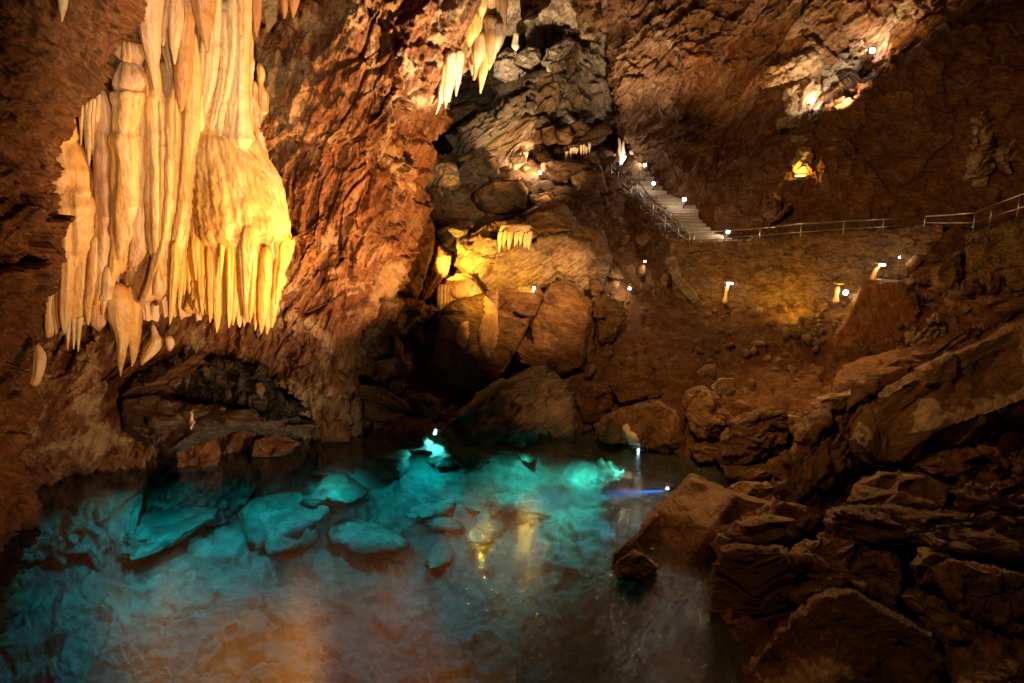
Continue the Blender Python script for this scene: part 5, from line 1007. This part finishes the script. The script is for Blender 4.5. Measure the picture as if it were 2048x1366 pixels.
# ================================================================== LAMPS
def cube_verts(c, sx, sy, sz, rz=0.0):
    v = np.array([(x*sx/2, y*sy/2, z*sz/2) for z in (-1, 1) for x, y in ((-1, -1), (1, -1), (1, 1), (-1, 1))]); cs, sn = math.cos(rz), math.sin(rz)
    v[:, :2] = v[:, :2] @ np.array([[cs, sn], [-sn, cs]]); return v+np.array(c), [[0, 3, 2, 1], [4, 5, 6, 7], [0, 1, 5, 4], [1, 2, 6, 5], [2, 3, 7, 6], [3, 0, 4, 7]]
def lens_ball(c, r, nm, mat, parent, sq=(1, .6, 1)):
    th = np.linspace(0, math.pi, 9); ph = np.linspace(0, 2*math.pi, 16, endpoint=False)
    V = np.array([[r*sq[0]*math.sin(a)*math.cos(b), r*sq[1]*math.sin(a)*math.sin(b), r*sq[2]*math.cos(a)] for a in th for b in ph])+np.array(c)
    g = np.arange(9*16).reshape(9, 16); gr_ = np.roll(g, -1, 1)
    Fq = np.stack([g[:-1].ravel(), g[1:].ravel(), gr_[1:].ravel(), gr_[:-1].ravel()], 1)
    T = np.concatenate([Fq[:, [0, 1, 2]], Fq[:, [0, 2, 3]]])
    return link_mesh(nm, V, T, mat, parent)
def lamp(label, px, py, Y, watt, col, r=0.08, cat="lamp", group=None, lens=None, off=(0, -.25, .05), post=0.0, name="floodlight", soft=.06):
    r *= .75
    c = P(px, py, Y); e = empty(name, c-Vector((0, 0, r+.03+post)), label, cat, group)
    o = link_mesh("housing", *cube_verts((c.x, c.y+.10, c.z), r*2.4, .12, r*2.4), M_black, e, smooth=False)
    bv = o.modifiers.new("edge", 'BEVEL'); bv.width = .012; bv.segments = 2
    if post > 0:
        V, T = tube([(c.x, c.y+.1, c.z-r), (c.x, c.y+.1, c.z-r-post)], .03); link_mesh("bracket", V, T, M_black, e)
    lens_ball(c, r, "lens", lens or M_lens, e)
    if watt: point("lamp_or_wash", c+Vector(off), watt, col, soft)
SG = "white lamps lighting the stairs"
lamp("highest white lamp beside the stairs, next to the grotto", 1290, 330, 43.0, 16, WHITE, .08, group=SG, off=(-.25, -.2, .1), post=.3)
lamp("second white lamp from the top along the stairs", 1307, 367, 40.0, 22, WHITE, .09, group=SG, off=(-.25, -.2, .1), post=.3)
lamp("brightest white lamp halfway down the stairs", 1369, 399, 36.5, 34, WHITE, .10, group=SG, off=(-.25, -.2, .1), post=.3)
lamp("white lamp at the stair foot on the railing", 1456, 463, 32.4, 26, WHITE, .10, group=SG, off=(-.25, -.1, .1), post=.3)
lamp("bright lamp shining up among the rocks of the upper chamber", 1080, 345, 37.2, 150, CREAM, .09, off=(-.3, .1, .25))
lamp("lower white lamp in the niche high on the right wall", 1645, 213, 41.3, 55, WHITE, .13, off=(-.4, -.1, .15), post=.2)
lamp("upper white lamp in the niche high on the right wall", 1745, 101, 41.0, 60, WHITE, .15, off=(.1, -.3, .3), post=.2)
lamp("small lamp on the edge of the stained boulder", 1068, 576, 24.0, 45, YEL, .06, off=(-.2, .3, .35))
lamp("tiny lamp on the slope right of the cracked tan block", 1259, 577, 28.4, 25, CREAM, .06, off=(-.2, -.1, .1))
lamp("tiny lamp on a yellow stub under the stair wall", 1290, 523, 31.0, 12, CREAM, .05, off=(0, -.15, -.1))
lamp("small bluish lamp above the triangular shaded lamp", 1799, 515, 29.0, 14, WHITE, .05, off=(0, -.2, .1))
# hooded walkway lamps: a yellow post and a bright hood
def hood(label, px, py, Y, hp, lean_, w, watt, ball=False):
    c = P(px, py, Y); f = P(px+lean_, py+hp, Y); e = empty("path_light", f, label, "lamp", "hooded lamps below the retaining wall")
    drip("post", [(px, py+2, 3.4, Y), (px+lean_*.4, py+hp*.35, 4.6, Y), (px+lean_*.7, py+hp*.7, 3.8, Y), (px+lean_, py+hp+3, 5.5, Y)], M_calb, e, waist=.2, na=20)
    o = link_mesh("hood", *cube_verts((c.x, c.y-.05, c.z+.06), w*mpp(Y), .26, .03, .2), M_yelp, e, smooth=False)
    if ball: lens_ball(P(px+9, py+13, Y)+Vector((0, -.25, 0)), .09, "lens", M_lens, e)
    else: link_mesh("lens", *cube_verts((c.x, c.y-.22, c.z+.03), w*mpp(Y)*.9, .05, .05), M_lens, e, smooth=False)
    point("lamp_or_wash", Vector((f.x-.05, f.y-.45, (c.z+f.z)/2+.12)), watt, YEL, .05)
hood("flat bright hooded lamp on a short yellow post", 1456, 567, 29.6, 34, -8, 13, 16)
hood("triangular bright hooded lamp on a leaning green yellow post", 1758, 530, 27.8, 28, -14, 12, 12)
hood("round glaring lamp inside a yellow bracket", 1676, 570, 28.2, 30, -5, 13, 24, True)
# unseen little up-lights behind stones along the wall foot
point("lamp_or_wash", P(1545, 590, 28.9), 22, YEL, .04); point("lamp_or_wash", P(1612, 596, 28.6), 30, YEL, .04); point("lamp_or_wash", P(1585, 618, 28.3), 22, YEL, .04)
point("lamp_or_wash", P(1605, 346, 36.3)+Vector((0, 0, .1)), 70, YEL, .05)
V_, T_ = cube_verts(P(1603, 352, 36.2), .5, .12, .07); al = empty("floodlight", P(1603, 354, 36.2), "long glowing tube lamp at the foot of the yellow alcove", "lamp")
link_mesh("housing", *cube_verts(P(1603, 355, 36.25), .6, .2, .06), M_black, al, smooth=False); link_mesh("lens", V_, T_, plain_mat("yellow lamp glass", (.8, .7, .3), .3, 0, (1, .7, .15), 6), al, smooth=False)
# unseen lamps of the chamber and pile, with washes added among them
spot("lamp_or_wash", P(1150, 262, 42.5), P(1150, 140, 46), 2000, CREAM, 130, .9, .1)
spot("lamp_or_wash", P(1000, 170, 43.0), P(1070, 60, 47), 900, CREAM, 140, .9, .15)
spot("lamp_or_wash", P(985, 395, 34.0)+Vector((0, -1.5, .5)), P(990, 280, 38.5), 700, CREAM, 110, .9, .1)
point("lamp_or_wash", P(1250, 318, 44.6), 40, WHITE, .05)
spot("lamp_or_wash", P(1270, 262, 37.0), P(1300, 60, 40.5), 1300, CREAM, 110, .9, .1)  # wash added for the hanging mass above the stairs, no fixture
spot("lamp_or_wash", P(1480, 240, 36.0), P(1500, 20, 42.5), 900, GOLD, 110, .9, .08)  # wash added over the upper right wall, no fixture
spot("lamp_or_wash", P(1660, 215, 39.0)+Vector((0, -1.2, 0)), P(1650, 60, 42.5), 1300, CREAM, 130, .9, .08)  # this and the next are added to widen the niche lamps' light
spot("lamp_or_wash", P(1760, 120, 39.5)+Vector((0, -.8, 0)), P(1790, 10, 41.0), 500, GOLD, 110, .9, .08)
point("lamp_or_wash", P(958, 585, 23.4)+Vector((0, -.4, .2)), 60, YEL, .02)      # beside the mound
spot("lamp_or_wash", P(905, 540, 25.2)+Vector((-.2, -.8, 0)), P(935, 490, 27), 1000, YEL, 110, .9, .02)
spot("lamp_or_wash", (3.2, 17.5, 2.5), P(1080, 810, 21.5), 240, WARM, 36, .9, .015)  # unseen spot added over the pool to brighten the shore slab
spot("lamp_or_wash", P(1180, 560, 24.0)+Vector((0, -1, .6)), P(1165, 510, 27.5), 120, CREAM, 100, .9, .1)
# pool lamps
def pool_lamp(label, px, py, Y):
    c = P(px, py, Y)-Vector((0, 0, .07)); e = empty("underwater_light", c, label, "lamp", "lamps at the edge of the pool")
    o = link_mesh("housing", *cube_verts((c.x+.1, c.y+.08, c.z), .14, .12, .10), M_black, e, smooth=False); lens_ball(c, 0.04, "lens", M_lensb, e)
pool_lamp("blue white pool lamp at the tip of the triangular slab", 1335, 972, 16.75)
pool_lamp("blue white pool lamp under the dripping shore boulder", 1277, 896, 19.15)
pool_lamp("blue white pool lamp on the far shore", 871, 857, 20.9)
# cone of blue scattering volume, added to draw the nearest pool lamp's beam
def beam(c, aim, L, r1):
    q = (Vector(aim)-c).to_track_quat('Z', 'Y').to_matrix(); th = np.linspace(0, 2*math.pi, 28, endpoint=False)
    V = [c]+[c+q @ Vector((r*math.cos(a), r*math.sin(a), z)) for z, r in ((.02, .03), (L, r1), (L*1.15, r1*.5)) for a in th]; V.append(c+q @ Vector((0, 0, L*1.2))); n = 28; T = []
    for k in range(n):
        j = (k+1) % n; T.append((0, 1+j, 1+k))
        for s in (0, 1): a, b, c2, d2 = 1+s*n+k, 1+s*n+j, 1+(s+1)*n+j, 1+(s+1)*n+k; T += [(a, b, c2), (a, c2, d2)]
        T.append((1+2*n+k, 1+2*n+j, 1+3*n))
    m = bpy.data.materials.new("blue beam volume"); m.use_nodes = True; nt = m.node_tree; nt.nodes.clear(); out = nd(nt, 'ShaderNodeOutputMaterial'); pv = nd(nt, 'ShaderNodeVolumePrincipled')
    pv.inputs['Color'].default_value = (.08, .45, 1, 1); pv.inputs['Density'].default_value = 1.0; nt.links.new(pv.outputs[0], out.inputs['Volume'])
    tag(link_mesh("beam_cone", np.array([tuple(v) for v in V]), T, m), kind='stuff')
bc = P(1335, 974, 16.75)+Vector((-.12, 0, -.10)); ba = bc+Vector((-3.0, .12, -.30))
beam(bc, ba, 3.2, .40)
spot("pool_lamp_or_fill", bc, ba, 1000, (0, .36, 1.0), 13, 1.0, .02)
# red indicator pair in the dark passage
rc = P(1255, 228, 46.0); re_ = empty("indicator_light", rc, "pair of tiny red indicator lights in the dark passage", "lamp")
link_mesh("housing", *cube_verts((rc.x, rc.y+.05, rc.z), .34, .05, .14), M_black, re_, smooth=False)
for s in (-1, 1): lens_ball((rc.x+s*.09, rc.y, rc.z), .045, "lens", M_red, re_)
# thin cable up the rubble
V, T = tube([P(742, 850, 21.7), P(770, 800, 22.0), P(790, 740, 22.6), P(802, 690, 23.0), P(850, 600, 23.4), P(900, 520, 24.0)], .014, 6)
tag(link_mesh("cable", V, T, M_black), "thin dark cable climbing from the water past the pointed wedge", "cable")
for o in SC.objects:
    if '_c' in o: del o['_c']
